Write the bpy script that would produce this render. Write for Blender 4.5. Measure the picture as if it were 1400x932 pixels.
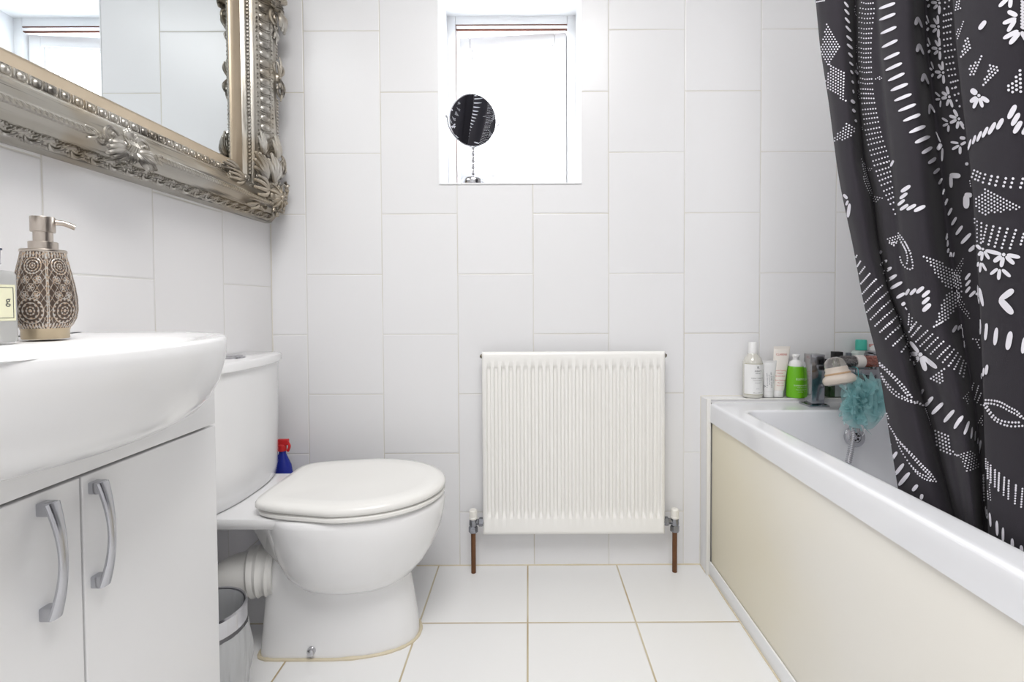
import bpy, bmesh, math, random
from mathutils import Vector, Matrix, noise
from mathutils.bvhtree import BVHTree
PI = math.pi
random.seed(7)
for o in list(bpy.data.objects): bpy.data.objects.remove(o)
S = bpy.context.scene
COL = S.collection

# ------------------------------------------------------------------ camera, light, exposure
FPX = 662.0
CAM_Z = 0.883
PITCH, ROLL = math.radians(1.4), math.radians(-0.25)
Rm = Matrix.Rotation(PI/2-PITCH, 3, 'X') @ Matrix.Rotation(ROLL, 3, 'Z')
CP = Vector((0, 0, CAM_Z))
_v = Rm.transposed() @ Vector((0, 1, 0))
_ax, _ay = _v.x/-_v.z, _v.y/-_v.z
SHX = (700+FPX*_ax-722)/1400
SHY = (415-466+FPX*_ay)/1400
cd = bpy.data.cameras.new('camera'); cam = bpy.data.objects.new('camera', cd); COL.objects.link(cam)
cd.sensor_fit = 'HORIZONTAL'; cd.sensor_width = 36; cd.lens = 36*FPX/1400
cd.shift_x, cd.shift_y = SHX, SHY
cd.clip_start = 0.02
cam.matrix_world = Matrix.Translation(CP) @ Rm.to_4x4()
S.camera = cam
def ray(px, py):
    return (Rm @ Vector(((px-700+SHX*1400)/FPX, (466+SHY*1400-py)/FPX, -1))).normalized()
def at(px, py, X=None, Y=None, Z=None):
    d = ray(px, py)
    t = (X-CP.x)/d.x if X is not None else (Y-CP.y)/d.y if Y is not None else (Z-CP.z)/d.z
    return CP + d*t

S.view_settings.view_transform = 'Standard'; S.view_settings.look = 'None'
S.view_settings.gamma = 1; S.view_settings.use_curve_mapping = False
S.view_settings.exposure = 0.08
w = bpy.data.worlds.new('sky'); S.world = w; w.use_nodes = True
w.node_tree.nodes['Background'].inputs[0].default_value = (0.93, 0.97, 1.0, 1)
w.node_tree.nodes['Background'].inputs[1].default_value = 9.0
def area(name, loc, rot, sx, sy, power, col):
    l = bpy.data.lights.new(name, 'AREA'); l.shape = 'RECTANGLE'; l.size = sx; l.size_y = sy
    l.energy = power; l.color = col
    o = bpy.data.objects.new(name, l); COL.objects.link(o); o.location = loc; o.rotation_euler = rot
    return o
area('added_fill_lamp', (0.0, 0.15, 2.415), (0, 0, 0), 0.9, 0.9, 31, (1, 0.985, 0.965))  # added fill light to brighten the interior, its fitting is invented

# ------------------------------------------------------------------ helpers
def srgb(c):
    return tuple(((x/255)/12.92 if x/255 <= 0.04045 else ((x/255+0.055)/1.055)**2.4) for x in c)+(1,)
MATS = {}
def mat(name, c, rough=0.5, metal=0.0, **k):
    if name in MATS: return MATS[name]
    m = bpy.data.materials.new(name); m.use_nodes = True; MATS[name] = m
    nt = m.node_tree; b = nt.nodes['Principled BSDF']
    base = srgb(c)
    b.inputs['Base Color'].default_value = base
    b.inputs['Roughness'].default_value = rough; b.inputs['Metallic'].default_value = metal
    if 'trans' in k: b.inputs['Transmission Weight'].default_value = k['trans']; b.inputs['IOR'].default_value = k.get('ior', 1.45)
    if 'coat' in k: b.inputs['Coat Weight'].default_value = k['coat']; b.inputs['Coat Roughness'].default_value = 0.05
    if 'spec' in k: b.inputs['Specular IOR Level'].default_value = k['spec']
    if 'alpha' in k: b.inputs['Alpha'].default_value = k['alpha']
    if 'sheen' in k: b.inputs['Sheen Weight'].default_value = k['sheen']
    if 'emit' in k: b.inputs['Emission Color'].default_value = base; b.inputs['Emission Strength'].default_value = k['emit']
    tc = nt.nodes.new('ShaderNodeTexCoord')
    n = nt.nodes.new('ShaderNodeTexNoise'); n.inputs['Scale'].default_value = k.get('nscale', 8); n.inputs['Detail'].default_value = 4
    nt.links.new(tc.outputs['Object'], n.inputs['Vector'])
    var = k.get('var', 0.02)
    if var:
        mx = nt.nodes.new('ShaderNodeMix'); mx.data_type = 'RGBA'
        mx.inputs[6].default_value = tuple(x*(1-var) for x in base[:3])+(1,)
        mx.inputs[7].default_value = tuple(min(1, x*(1+var)) for x in base[:3])+(1,)
        nt.links.new(n.outputs['Fac'], mx.inputs[0]); nt.links.new(mx.outputs[2], b.inputs['Base Color'])
    if 'bump' in k:
        bp = nt.nodes.new('ShaderNodeBump'); bp.inputs['Strength'].default_value = 1; bp.inputs['Distance'].default_value = k['bump']
        n2 = nt.nodes.new('ShaderNodeTexNoise'); n2.inputs['Scale'].default_value = k.get('bscale', 60); n2.inputs['Detail'].default_value = 3
        nt.links.new(tc.outputs['Object'], n2.inputs['Vector'])
        nt.links.new(n2.outputs['Fac'], bp.inputs['Height']); nt.links.new(bp.outputs['Normal'], b.inputs['Normal'])
    return m
class G:
    """tiny node-graph helper"""
    def __init__(s, nt): s.nt = nt
    def m(s, op, a, b=None, c=None):
        n = s.nt.nodes.new('ShaderNodeMath'); n.operation = op
        for i, v in enumerate((a, b, c)):
            if v is None: continue
            if isinstance(v, (int, float)): n.inputs[i].default_value = v
            else: s.nt.links.new(v, n.inputs[i])
        return n.outputs[0]
    def sm(s, v, lo, hi, a=0, b=1):
        n = s.nt.nodes.new('ShaderNodeMapRange'); n.interpolation_type = 'SMOOTHSTEP'
        for i, x in enumerate((v, lo, hi, a, b)):
            if isinstance(x, (int, float)): n.inputs[i].default_value = x
            else: s.nt.links.new(x, n.inputs[i])
        return n.outputs[0]
    def mix(s, f, a, b):
        n = s.nt.nodes.new('ShaderNodeMix'); n.data_type = 'RGBA'
        for i, x in ((0, f), (6, a), (7, b)):
            if isinstance(x, (int, float, tuple)): n.inputs[i].default_value = x
            else: s.nt.links.new(x, n.inputs[i])
        return n.outputs[2]
def tile_mat(name, axis, u0, w, h, z0, z1, tile, grout, gw=0.0016, rough=0.28, v_axis='Z', bond=True):
    m = bpy.data.materials.new(name); m.use_nodes = True
    nt = m.node_tree; g = G(nt); b = nt.nodes['Principled BSDF']
    geo = nt.nodes.new('ShaderNodeNewGeometry'); sep = nt.nodes.new('ShaderNodeSeparateXYZ')
    nt.links.new(geo.outputs['Position'], sep.inputs[0])
    U = sep.outputs[axis]; V = sep.outputs[v_axis]
    u = g.m('DIVIDE', g.m('SUBTRACT', U, u0), w)
    col = g.m('FLOOR', u); fu = g.m('SUBTRACT', u, col)
    par = g.m('FLOORED_MODULO', col, 2.0)
    off = g.m('ADD', z0, g.m('MULTIPLY', par, (z1-z0) if bond else 0.0))
    v = g.m('DIVIDE', g.m('SUBTRACT', V, off), h)
    row = g.m('FLOOR', v); fv = g.m('SUBTRACT', v, row)
    du = g.m('MULTIPLY', g.m('MINIMUM', fu, g.m('SUBTRACT', 1.0, fu)), w)
    dv = g.m('MULTIPLY', g.m('MINIMUM', fv, g.m('SUBTRACT', 1.0, fv)), h)
    d = g.m('MINIMUM', du, dv)
    f = g.sm(d, gw*0.6, gw*1.3)
    wn = nt.nodes.new('ShaderNodeTexWhiteNoise'); wn.noise_dimensions = '2D'
    cb = nt.nodes.new('ShaderNodeCombineXYZ'); nt.links.new(col, cb.inputs[0]); nt.links.new(row, cb.inputs[1]); nt.links.new(cb.outputs[0], wn.inputs['Vector'])
    t1 = srgb(tile); t2 = tuple(x*0.975 for x in t1[:3])+(1,)
    tc = g.mix(wn.outputs['Value'], t1, t2)
    ns = nt.nodes.new('ShaderNodeTexNoise'); ns.inputs['Scale'].default_value = 3.0; ns.inputs['Detail'].default_value = 4
    nt.links.new(geo.outputs['Position'], ns.inputs['Vector'])
    g1 = srgb(grout[0]); g2 = srgb(grout[1])
    gc = g.mix(g.sm(ns.outputs['Fac'], 0.4, 0.62), g1, g2)
    nt.links.new(g.mix(f, gc, tc), b.inputs['Base Color'])
    nt.links.new(g.sm(f, 0, 1, 0.85, rough), b.inputs['Roughness'])
    fine = nt.nodes.new('ShaderNodeTexNoise'); fine.inputs['Scale'].default_value = 260; fine.inputs['Detail'].default_value = 2
    nt.links.new(geo.outputs['Position'], fine.inputs['Vector'])
    hgt = g.m('ADD', g.m('MULTIPLY', g.sm(d, gw*0.4, gw*2.2), 1.0), g.m('MULTIPLY', fine.outputs['Fac'], 0.10))
    bp = nt.nodes.new('ShaderNodeBump'); bp.inputs['Distance'].default_value = 0.0009; bp.inputs['Strength'].default_value = 0.8
    nt.links.new(hgt, bp.inputs['Height']); nt.links.new(bp.outputs['Normal'], b.inputs['Normal'])
    return m

class B:
    def __init__(s): s.bm = bmesh.new(); s.mi = 0; s.M = None
    def v(s, p):
        p = Vector(p)
        if s.M is not None: p = s.M @ p
        return s.bm.verts.new(p)
    def f(s, vs):
        try: fc = s.bm.faces.new(vs); fc.material_index = s.mi; return fc
        except ValueError: return None
    def box(s, lo, hi, bev=0.0, seg=2):
        vs = [s.v((x, y, z)) for x in (lo[0], hi[0]) for y in (lo[1], hi[1]) for z in (lo[2], hi[2])]
        fs = [s.f([vs[i] for i in q]) for q in ((0,1,3,2),(4,6,7,5),(0,4,5,1),(2,3,7,6),(0,2,6,4),(1,5,7,3))]
        if bev > 0:
            es = list({e for f in fs for e in f.edges})
            bmesh.ops.bevel(s.bm, geom=es, offset=bev, segments=seg, affect='EDGES', profile=0.6, material=-1)
    def rings(s, rings, cap0=True, cap1=True, closed=True):
        R = [[s.v(p) for p in r] for r in rings]
        n = len(R[0])
        for a, b in zip(R, R[1:]):
            for i in range(n if closed else n-1):
                j = (i+1) % n
                s.f([a[i], a[j], b[j], b[i]])
        if cap0: s.f(list(reversed(R[0])))
        if cap1: s.f(R[-1])
        return R
    def lathe(s, prof, o=(0,0,0), ax=(0,0,1), n=32, cap0=True, cap1=True, sx=1, sy=1):
        ax = Vector(ax).normalized(); o = Vector(o)
        t = Vector((1,0,0)) if abs(ax.x) < 0.9 else Vector((0,1,0))
        e1 = (t-ax*t.dot(ax)).normalized(); e2 = ax.cross(e1)
        s.rings([[o+ax*h+(e1*math.cos(2*PI*i/n)*sx+e2*math.sin(2*PI*i/n)*sy)*max(r, 1e-5) for i in range(n)] for r, h in prof], cap0, cap1)
    def tube(s, pts, r, n=10, cap=True, sq=None, up=None):
        pts = [Vector(p) for p in pts]; N = len(pts)
        rr = r if callable(r) else ((lambda i: r[i]) if isinstance(r, (list, tuple)) else (lambda i: r))
        T = [(pts[min(i+1, N-1)]-pts[max(i-1, 0)]).normalized() for i in range(N)]
        u = Vector(up) if up else (Vector((0,0,1)) if abs(T[0].z) < 0.9 else Vector((1,0,0)))
        out = []
        for i in range(N):
            u = (u-T[i]*u.dot(T[i])).normalized(); b_ = T[i].cross(u)
            a, c = (rr(i), rr(i)) if sq is None else (rr(i)*sq[0], rr(i)*sq[1])
            out.append([pts[i]+u*math.cos(2*PI*k/n)*a+b_*math.sin(2*PI*k/n)*c for k in range(n)])
        s.rings(out, cap, cap)
    def ball(s, c, r, n=10, m=6, R=None):
        c = Vector(c); r = r if isinstance(r, (tuple, list)) else (r, r, r)
        R = R or Matrix.Identity(3)
        top = s.v(c+R@Vector((0,0,r[2]))); bot = s.v(c-R@Vector((0,0,r[2]))); rows = []
        for j in range(1, m):
            ph = PI*j/m
            rows.append([s.v(c+R@Vector((r[0]*math.sin(ph)*math.cos(2*PI*i/n), r[1]*math.sin(ph)*math.sin(2*PI*i/n), r[2]*math.cos(ph)))) for i in range(n)])
        for i in range(n):
            j = (i+1) % n
            s.f([top, rows[0][i], rows[0][j]]); s.f([bot, rows[-1][j], rows[-1][i]])
            for a, b in zip(rows, rows[1:]): s.f([a[i], b[i], b[j], a[j]])
    def text(s, txt, size, Mx, extrude=0.0, align='CENTER', bold=0.0):
        cu = bpy.data.curves.new('t', 'FONT'); cu.body = txt; cu.size = size; cu.align_x = align; cu.align_y = 'CENTER'; cu.extrude = extrude; cu.offset = bold
        cu.resolution_u = 2
        o = bpy.data.objects.new('t', cu); COL.objects.link(o)
        dg = bpy.context.evaluated_depsgraph_get(); me = bpy.data.meshes.new_from_object(o.evaluated_get(dg))
        vs = [s.v(Mx @ v.co) for v in me.vertices]
        for p in me.polygons: s.f([vs[i] for i in p.vertices])
        bpy.data.objects.remove(o); bpy.data.curves.remove(cu); bpy.data.meshes.remove(me)
def obj(name, b, mats, parent=None, ang=35, smooth=True, base=None, recalc=True, solid=None, sub=0):
    bm = b.bm
    if recalc: bmesh.ops.recalc_face_normals(bm, faces=bm.faces)
    if smooth:
        for f in bm.faces: f.smooth = True
        ca = math.radians(ang)
        for e in bm.edges:
            if len(e.link_faces) == 2 and e.calc_face_angle(0) > ca: e.smooth = False
    if parent is not None:
        org = WL[parent.name]
    elif base is not None: org = Vector(base)
    else:
        xs = [v.co.x for v in bm.verts]; ys = [v.co.y for v in bm.verts]; zs = [v.co.z for v in bm.verts]
        org = Vector(((min(xs)+max(xs))/2, (min(ys)+max(ys))/2, min(zs)))
    for v in bm.verts: v.co -= org
    me = bpy.data.meshes.new(name); bm.to_mesh(me); bm.free()
    for m in (mats if isinstance(mats, (list, tuple)) else [mats]): me.materials.append(m)
    o = bpy.data.objects.new(name, me); COL.objects.link(o)
    WL[o.name] = org
    if parent is not None: o.parent = parent
    else: o.location = org
    if solid:
        md = o.modifiers.new('solid', 'SOLIDIFY'); md.thickness = solid; md.offset = 0
    if sub:
        md = o.modifiers.new('sub', 'SUBSURF'); md.levels = sub; md.render_levels = sub
    return o
WL = {}
def tag(o, label, cat, group=None):
    o['label'] = label; o['category'] = cat
    if group: o['group'] = group
    return o
def thing(name, loc, label, cat, group=None):
    o = bpy.data.objects.new(name, None); COL.objects.link(o); o.location = loc; o.empty_display_size = 0.05
    WL[o.name] = Vector(loc)
    return tag(o, label, cat, group)
def struct(name, b, m, parent=None, **k):
    o = obj(name, b, m, parent, **k)
    if parent is None: o['kind'] = 'structure'
    return o
def rrect(x0, x1, y0, y1, z, r, n=6):
    out = []
    for cx, cy, a0 in ((x1-r, y1-r, 0), (x0+r, y1-r, 90), (x0+r, y0+r, 180), (x1-r, y0+r, 270)):
        for k in range(n+1):
            a = math.radians(a0+90*k/n); out.append((cx+r*math.cos(a), cy+r*math.sin(a), z))
    return out
def catmull(P, t):
    n = len(P)-1; x = min(max(t, 0), 1)*n; i = min(int(x), n-1); u = x-i
    p0, p1, p2, p3 = P[max(i-1, 0)], P[i], P[i+1], P[min(i+2, n)]
    return 0.5*((2*p1)+(p2-p0)*u+(2*p0-5*p1+4*p2-p3)*u*u+(3*p1-p0-3*p2+p3)*u**3)
def smooth_path(pts, n):
    P = [Vector(p) for p in pts]
    return [catmull(P, k/(n-1)) for k in range(n)]

# ------------------------------------------------------------------ room shell
XL, XR, YB, YF, ZC = -0.854, 1.30, 1.615, -1.35, 2.42
wall_tile = (238, 238, 240)
gro = ((228, 227, 224), (217, 213, 204))
m_back = tile_mat('back_wall_tile', 'X', -0.234, 0.2515, 0.4, 0.582, 0.382, wall_tile, gro)
m_left = tile_mat('left_wall_tile', 'Y', 0.857, 0.2515, 0.4, 0.142, 0.342, (240, 239, 240), gro)
m_floor = tile_mat('floor_tile', 'X', -0.005, 0.3, 0.3, 1.32, 1.32, (240, 240, 240), ((203, 193, 168), (182, 164, 130)), gw=0.0024, rough=0.3, v_axis='Y', bond=False)
m_paint = mat('white_paint', (242, 242, 243), 0.6, var=0.01)
m_gloss = mat('white_upvc', (244, 245, 247), 0.3, var=0.01)
m_ceram = mat('white_ceramic', (243, 243, 244), 0.12, coat=0.5, var=0.01)
m_chrome = mat('chrome', (200, 200, 204), 0.16, 1.0, var=0.03)
m_silver = mat('brushed_nickel', (196, 186, 176), 0.28, 1.0, var=0.08, nscale=30)
m_dark = mat('black_plastic', (26, 26, 28), 0.4)

b = B(); b.box((XL-0.1, YF-0.1, -0.1), (XR+0.1, YB+0.35, 0)); struct('floor', b, m_floor)
b = B(); b.box((XL-0.1, YF-0.1, ZC), (XR+0.1, YB+0.35, ZC+0.1)); struct('ceiling', b, m_paint)
b = B(); b.box((XL-0.1, YF-0.1, 0), (XL, YB, ZC)); struct('wall_left', b, m_left)
b = B(); b.box((XR, YF-0.1, 0), (XR+0.1, YB, ZC)); struct('wall_right', b, m_left)
# window opening in the far wall
WX0, WX1, WZ0, WZ1 = -0.294, 0.181, 1.279, 1.935
WD = 0.175
b = B()
b.box((XL-0.1, YB, 0), (WX0, YB+0.35, ZC)); b.box((WX1, YB, 0), (XR+0.1, YB+0.35, ZC))
b.box((WX0, YB, 0), (WX1, YB+0.35, WZ0)); b.box((WX0, YB, WZ1), (WX1, YB+0.35, ZC))
struct('wall_back', b, m_back)
# far side behind the camera: wall with a doorway
b = B()
b.box((XL-0.1, YF-0.1, 0), (-0.75, YF, ZC)); b.box((0.25, YF-0.1, 0), (XR+0.1, YF, ZC)); b.box((-0.75, YF-0.1, 2.03), (0.25, YF, ZC))
struct('wall_front', b, m_paint)
b = B(); b.box((-0.75, YF-0.09, 0), (0.25, YF-0.05, 2.03), 0.002); struct('door_1', b, m_gloss)
# white plastered lining of the window recess
b = B()
T = 0.004
b.box((WX0, YB-0.002, WZ0), (WX0+T, YB+WD, WZ1)); b.box((WX1-T, YB-0.002, WZ0), (WX1, YB+WD, WZ1))
b.box((WX0+T, YB-0.002, WZ1-T), (WX1-T, YB+WD, WZ1)); b.box((WX0+T, YB-0.004, WZ0), (WX1-T, YB+WD, WZ0+T))
struct('trim_1', b, m_gloss)
# window: outer frame, sash slightly open, glass
wroot = thing('window_1', ((WX0+WX1)/2, YB+WD, WZ0), '', ''); del wroot['label']; del wroot['category']; wroot['kind'] = 'structure'
def frame4(b, x0, x1, z0, z1, y0, y1, t, bev=0.003):
    b.box((x0, y0, z0), (x0+t, y1, z1), bev); b.box((x1-t, y0, z0), (x1, y1, z1), bev)
    b.box((x0+t, y0, z1-t), (x1-t, y1, z1), bev); b.box((x0+t, y0, z0), (x1-t, y1, z0+t), bev)
y0 = YB+WD; fx0, fx1 = WX0, WX1
b = B(); frame4(b, fx0, fx1, WZ0, WZ1, y0, y0+0.06, 0.034); obj('window_frame', b, m_gloss, wroot)
m_seal = mat('brown_seal', (112, 66, 50), 0.7)
b = B(); b.box((fx0+0.034, y0+0.001, WZ1-0.0365), (fx1-0.034, y0+0.004, WZ1-0.034)); b.box((fx0+0.034, y0+0.001, WZ0+0.034), (fx0+0.0362, y0+0.004, WZ1-0.0365)); b.box((fx0+0.036, y0+0.004, WZ1-0.052), (fx1-0.034, y0+0.012, WZ1-0.048)); obj('window_seal', b, m_seal, wroot)
SM = Matrix.Translation((fx1-0.04, y0+0.02, 0)) @ Matrix.Rotation(math.radians(-5), 4, 'Z') @ Matrix.Translation((-(fx1-0.04), -(y0+0.02), 0))
b = B(); b.M = SM; frame4(b, fx0+0.0365, fx1-0.036, WZ0+0.036, WZ1-0.052, y0+0.02, y0+0.055, 0.042, 0.004); sash = obj('sash', b, m_gloss, wroot)
b = B(); b.M = SM; frame4(b, fx0+0.083, fx1-0.083, WZ0+0.083, WZ1-0.091, y0+0.026, y0+0.034, 0.006, 0); obj('glazing_bead', b, mat('grey_bead', (225, 227, 230), 0.5), sash)
mg = bpy.data.materials.new('window_glass'); mg.use_nodes = True; nt = mg.node_tree; nt.nodes.remove(nt.nodes['Principled BSDF'])
tr = nt.nodes.new('ShaderNodeBsdfTransparent'); gl = nt.nodes.new('ShaderNodeBsdfGlossy'); gl.inputs['Roughness'].default_value = 0.02
mx = nt.nodes.new('ShaderNodeMixShader'); mx.inputs[0].default_value = 0.06
nt.links.new(tr.outputs[0], mx.inputs[1]); nt.links.new(gl.outputs[0], mx.inputs[2]); nt.links.new(mx.outputs[0], nt.nodes['Material Output'].inputs[0])
b = B(); b.M = SM; b.box((fx0+0.082, y0+0.036, WZ0+0.082), (fx1-0.082, y0+0.040, WZ1-0.090)); obj('pane', b, mg, sash)

# tiled ledge boxed in at the end of the bath, with its edge trim
LX, LY, LZ = 0.577, 1.559, 0.571
b = B(); b.box((LX, LY, 0), (XR, YB, LZ), 0.002); struct('trim_2', b, mat('ledge_tile', (238, 238, 239), 0.28, var=0.01))
b = B(); b.box((LX-0.003, LY-0.010, 0), (LX+0.010, LY+0.001, LZ+0.002), 0.002); b.box((LX-0.003, LY-0.004, LZ-0.001), (XR, LY+0.004, LZ+0.003), 0.001)
struct('trim_3', b, mat('edge_trim', (236, 235, 232), 0.35))
b = B(); b.box((LX+0.0105, LY-0.006, 0.02), (LX+0.013, LY, LZ-0.01)); struct('trim_4', b, mat('dark_gap', (120, 118, 112), 0.8))
# white strip at the foot of the bath panel
b = B(); b.box((0.584, -0.14, 0), (0.5895, LY-0.01, 0.046), 0.002); struct('baseboard_right', b, m_gloss)
# beige silicone seams along floor edges
m_sil = mat('aged_silicone', (214, 203, 178), 0.5, var=0.12, nscale=14)
b = B()
def seam(b, p, q, r=0.004, seed=0):
    n = 40; P = []; R = []
    for k in range(n+1):
        t = k/n; c = Vector(p).lerp(Vector(q), t); P.append(c); R.append(r*(0.75+0.6*abs(noise.noise(Vector((k*0.37+seed, 0, 0))))))
    b.tube(P, R, 6)
seam(b, (XL, YB, 0), (LX, YB, 0), 0.0036, 1); seam(b, (0.583, -0.1, 0), (0.583, LY, 0), 0.0035, 5); seam(b, (XL, 0.95, 0), (XL, YB, 0), 0.004, 9)
seam(b, (LX, LY, 0), (LX, YB, 0), 0.003, 3)
struct('trim_5', b, m_sil)
b = B(); seam(b, (XL, YB, 0), (XL, YB, 1.15), 0.0022, 2); seam(b, (LX, YB, 0), (LX, YB, LZ), 0.002, 2); seam(b, (LX, YB, LZ), (XR, YB, LZ), 0.0025, 4)
struct('trim_6', b, mat('pale_silicone', (226, 222, 212), 0.5, var=0.04))
# ------------------------------------------------------------------ ornate wall mirror
def antique(name='antique_silver_leaf', sc=(1, 0.25, 1), orn=True):
    m = bpy.data.materials.new(name); m.use_nodes = True; nt = m.node_tree; g = G(nt); p = nt.nodes['Principled BSDF']
    geo = nt.nodes.new('ShaderNodeNewGeometry')
    n1 = nt.nodes.new('ShaderNodeTexNoise'); n1.inputs['Scale'].default_value = 28; n1.inputs['Detail'].default_value = 6
    mp = nt.nodes.new('ShaderNodeMapping'); mp.inputs['Scale'].default_value = sc
    nt.links.new(geo.outputs['Position'], mp.inputs[0]); nt.links.new(mp.outputs[0], n1.inputs['Vector'])
    n2 = nt.nodes.new('ShaderNodeTexNoise'); n2.inputs['Scale'].default_value = 7; nt.links.new(geo.outputs['Position'], n2.inputs['Vector'])
    silver = srgb((186, 182, 175) if orn else (180, 176, 168)); gold = srgb((170, 159, 142)); dirt_shade = srgb((52, 47, 42))
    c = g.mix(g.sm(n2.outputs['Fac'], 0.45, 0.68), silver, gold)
    c = g.mix(g.sm(n1.outputs['Fac'], 0.53, 0.68, 0.0, 0.8), c, dirt_shade)
    if orn: c = g.mix(g.sm(geo.outputs['Pointiness'], 0.47, 0.53, 1.0, 0.0), c, dirt_shade)  # crevices darkened: patina wash plus occlusion shade painted into the colour
    nt.links.new(c, p.inputs['Base Color']); p.inputs['Metallic'].default_value = 0.72; p.inputs['Roughness'].default_value = 0.30
    bp = nt.nodes.new('ShaderNodeBump'); bp.inputs['Distance'].default_value = 0.0006; nt.links.new(n1.outputs['Fac'], bp.inputs['Height']); nt.links.new(bp.outputs['Normal'], p.inputs['Normal'])
    return m
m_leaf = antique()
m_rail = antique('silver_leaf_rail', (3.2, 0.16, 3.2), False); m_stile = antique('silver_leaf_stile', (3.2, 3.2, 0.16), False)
m_mirror = mat('mirror_silvering', (233, 238, 240), 0.0, 1.0, var=0)
GX = XL+0.007
MY1, MZ0 = 1.402, 1.294            # far and lower edge of the glass
MY0, MZ1 = 0.47, 2.15
def ky(s): return s if s < 0.1 else 0.1+(s-0.1)*1.75
def fr(side, a, s, d):
    """point on the frame: side, run coordinate, distance out from the glass edge, height off the wall"""
    if side == 'bottom': return Vector((XL+d, a, MZ0-s))
    if side == 'top': return Vector((XL+d, a, MZ1+s))
    if side == 'far': return Vector((XL+d, MY1+ky(s), a))
    return Vector((XL+d, MY0-ky(s), a))
prof = [(-0.004, 0.003), (-0.004, 0.010), (0.0, 0.014), (0.004, 0.017), (0.024, 0.021), (0.027, 0.026), (0.029, 0.031), (0.033, 0.033), (0.042, 0.035), (0.047, 0.034), (0.050, 0.040), (0.053, 0.043), (0.056, 0.042), (0.060, 0.046), (0.074, 0.060), (0.090, 0.072), (0.098, 0.078), (0.104, 0.080), (0.109, 0.077), (0.114, 0.068), (0.119, 0.061), (0.124, 0.058), (0.127, 0.056), (0.129, 0.050), (0.132, 0.047), (0.140, 0.030), (0.144, 0.022), (0.146, 0.010), (0.146, 0.0)]
mroot = thing('wall_mirror', (XL, (MY0+MY1)/2, MZ0-0.146), 'large rectangular wall mirror in an ornate antique silver frame above the basin', 'mirror')
b = B()
b.rings([[(XL+d, MY0-ky(s), MZ0-s), (XL+d, MY1+ky(s), MZ0-s), (XL+d, MY1+ky(s), MZ1+s), (XL+d, MY0-ky(s), MZ1+s)] for s, d in prof[4:]], False, False)
for f in b.bm.faces:
    n_ = f.calc_center_median()
    f.material_index = 1 if n_.y > MY1-0.001 or n_.y < MY0+0.001 else 0
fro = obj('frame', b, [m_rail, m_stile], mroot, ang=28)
b = B()
b.rings([[(XL+d, MY0-ky(s), MZ0-s), (XL+d, MY1+ky(s), MZ0-s), (XL+d, MY1+ky(s), MZ1+s), (XL+d, MY0-ky(s), MZ1+s)] for s, d in prof[:5]+[(0.027, 0.022)]], False, False)
obj('sight_edge', b, mat('worn_gilt', (186, 170, 148), 0.40, 0.7, var=0.15, nscale=12), mroot, ang=28)
b = B()
for i in range(2):                  # bevelled edge of the glass
    pass
gb = 0.018
o1 = [(GX, MY0-0.003, MZ0-0.003), (GX, MY1+0.003, MZ0-0.003), (GX, MY1+0.003, MZ1+0.003), (GX, MY0-0.003, MZ1+0.003)]
b.rings([[(XL+0.001, p[1], p[2]) for p in o1], o1, [(GX, y, z) for y, z in ((MY0+0.001, MZ0+0.001), (MY1-0.001, MZ0+0.001), (MY1-0.001, MZ1-0.001), (MY0+0.001, MZ1-0.001))]])
obj('mirror_glass', b, m_mirror, mroot, smooth=False)
def frame_rot(side):
    # local axes: x = along run, y = outward s, z = off the wall
    run = Vector((0, 1, 0)) if side in ('bottom', 'top') else Vector((0, 0, 1))
    out = {'bottom': Vector((0, 0, -1)), 'top': Vector((0, 0, 1)), 'far': Vector((0, 1, 0)), 'near': Vector((0, -1, 0))}[side]
    return Matrix((run, out, Vector((1, 0, 0)))).transposed()
SIDES = {'bottom': (MY0, MY1), 'top': (MY0, MY1), 'far': (MZ0, MZ1), 'near': (MZ0, MZ1)}
# twisted rope on the peak of the bottom rail, small rope inside the upright
for side in ('bottom', 'top'):
    b = B(); a0, a1 = SIDES[side]; a = a0-0.07
    while a < a1+0.07:
        Rl = frame_rot(side) @ Matrix.Rotation(math.radians(38), 3, 'Z')
        b.ball(fr(side, a, 0.104, 0.080), (0.0095, 0.0040, 0.0075), 6, 4, Rl); a += 0.0092
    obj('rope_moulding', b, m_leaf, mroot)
for side in ('far', 'near'):
    b = B(); a0, a1 = SIDES[side]; a = a0-0.02
    while a < a1+0.02:
        Rl = frame_rot(side) @ Matrix.Rotation(math.radians(35), 3, 'Z')
        b.ball(fr(side, a, 0.037, 0.036), (0.0078, 0.0042, 0.0048), 6, 4, Rl); a += 0.0108
    obj('rope_moulding', b, m_leaf, mroot)
# egg and dart band of the rails
for side in ('bottom', 'top'):
    b = B(); a0, a1 = SIDES[side]; a = a0-0.03
    while a < a1+0.02:
        Rl = frame_rot(side)
        b.ball(fr(side, a, 0.042, 0.036), (0.0085, 0.0095, 0.0075), 8, 6, Rl)
        for sg in (-1, 1):
            pts = [fr(side, a+sg*0.0105*math.sin(t), 0.042+0.0125*math.cos(t), 0.037) for t in (0.25, 0.8, 1.3, 1.8, 2.4)]
            b.tube(pts, 0.0022, 5)
        b.ball(fr(side, a+0.0125, 0.040, 0.038), (0.0022, 0.0095, 0.0035), 6, 4, Rl)
        a += 0.025
    obj('egg_moulding', b, m_leaf, mroot)
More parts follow.
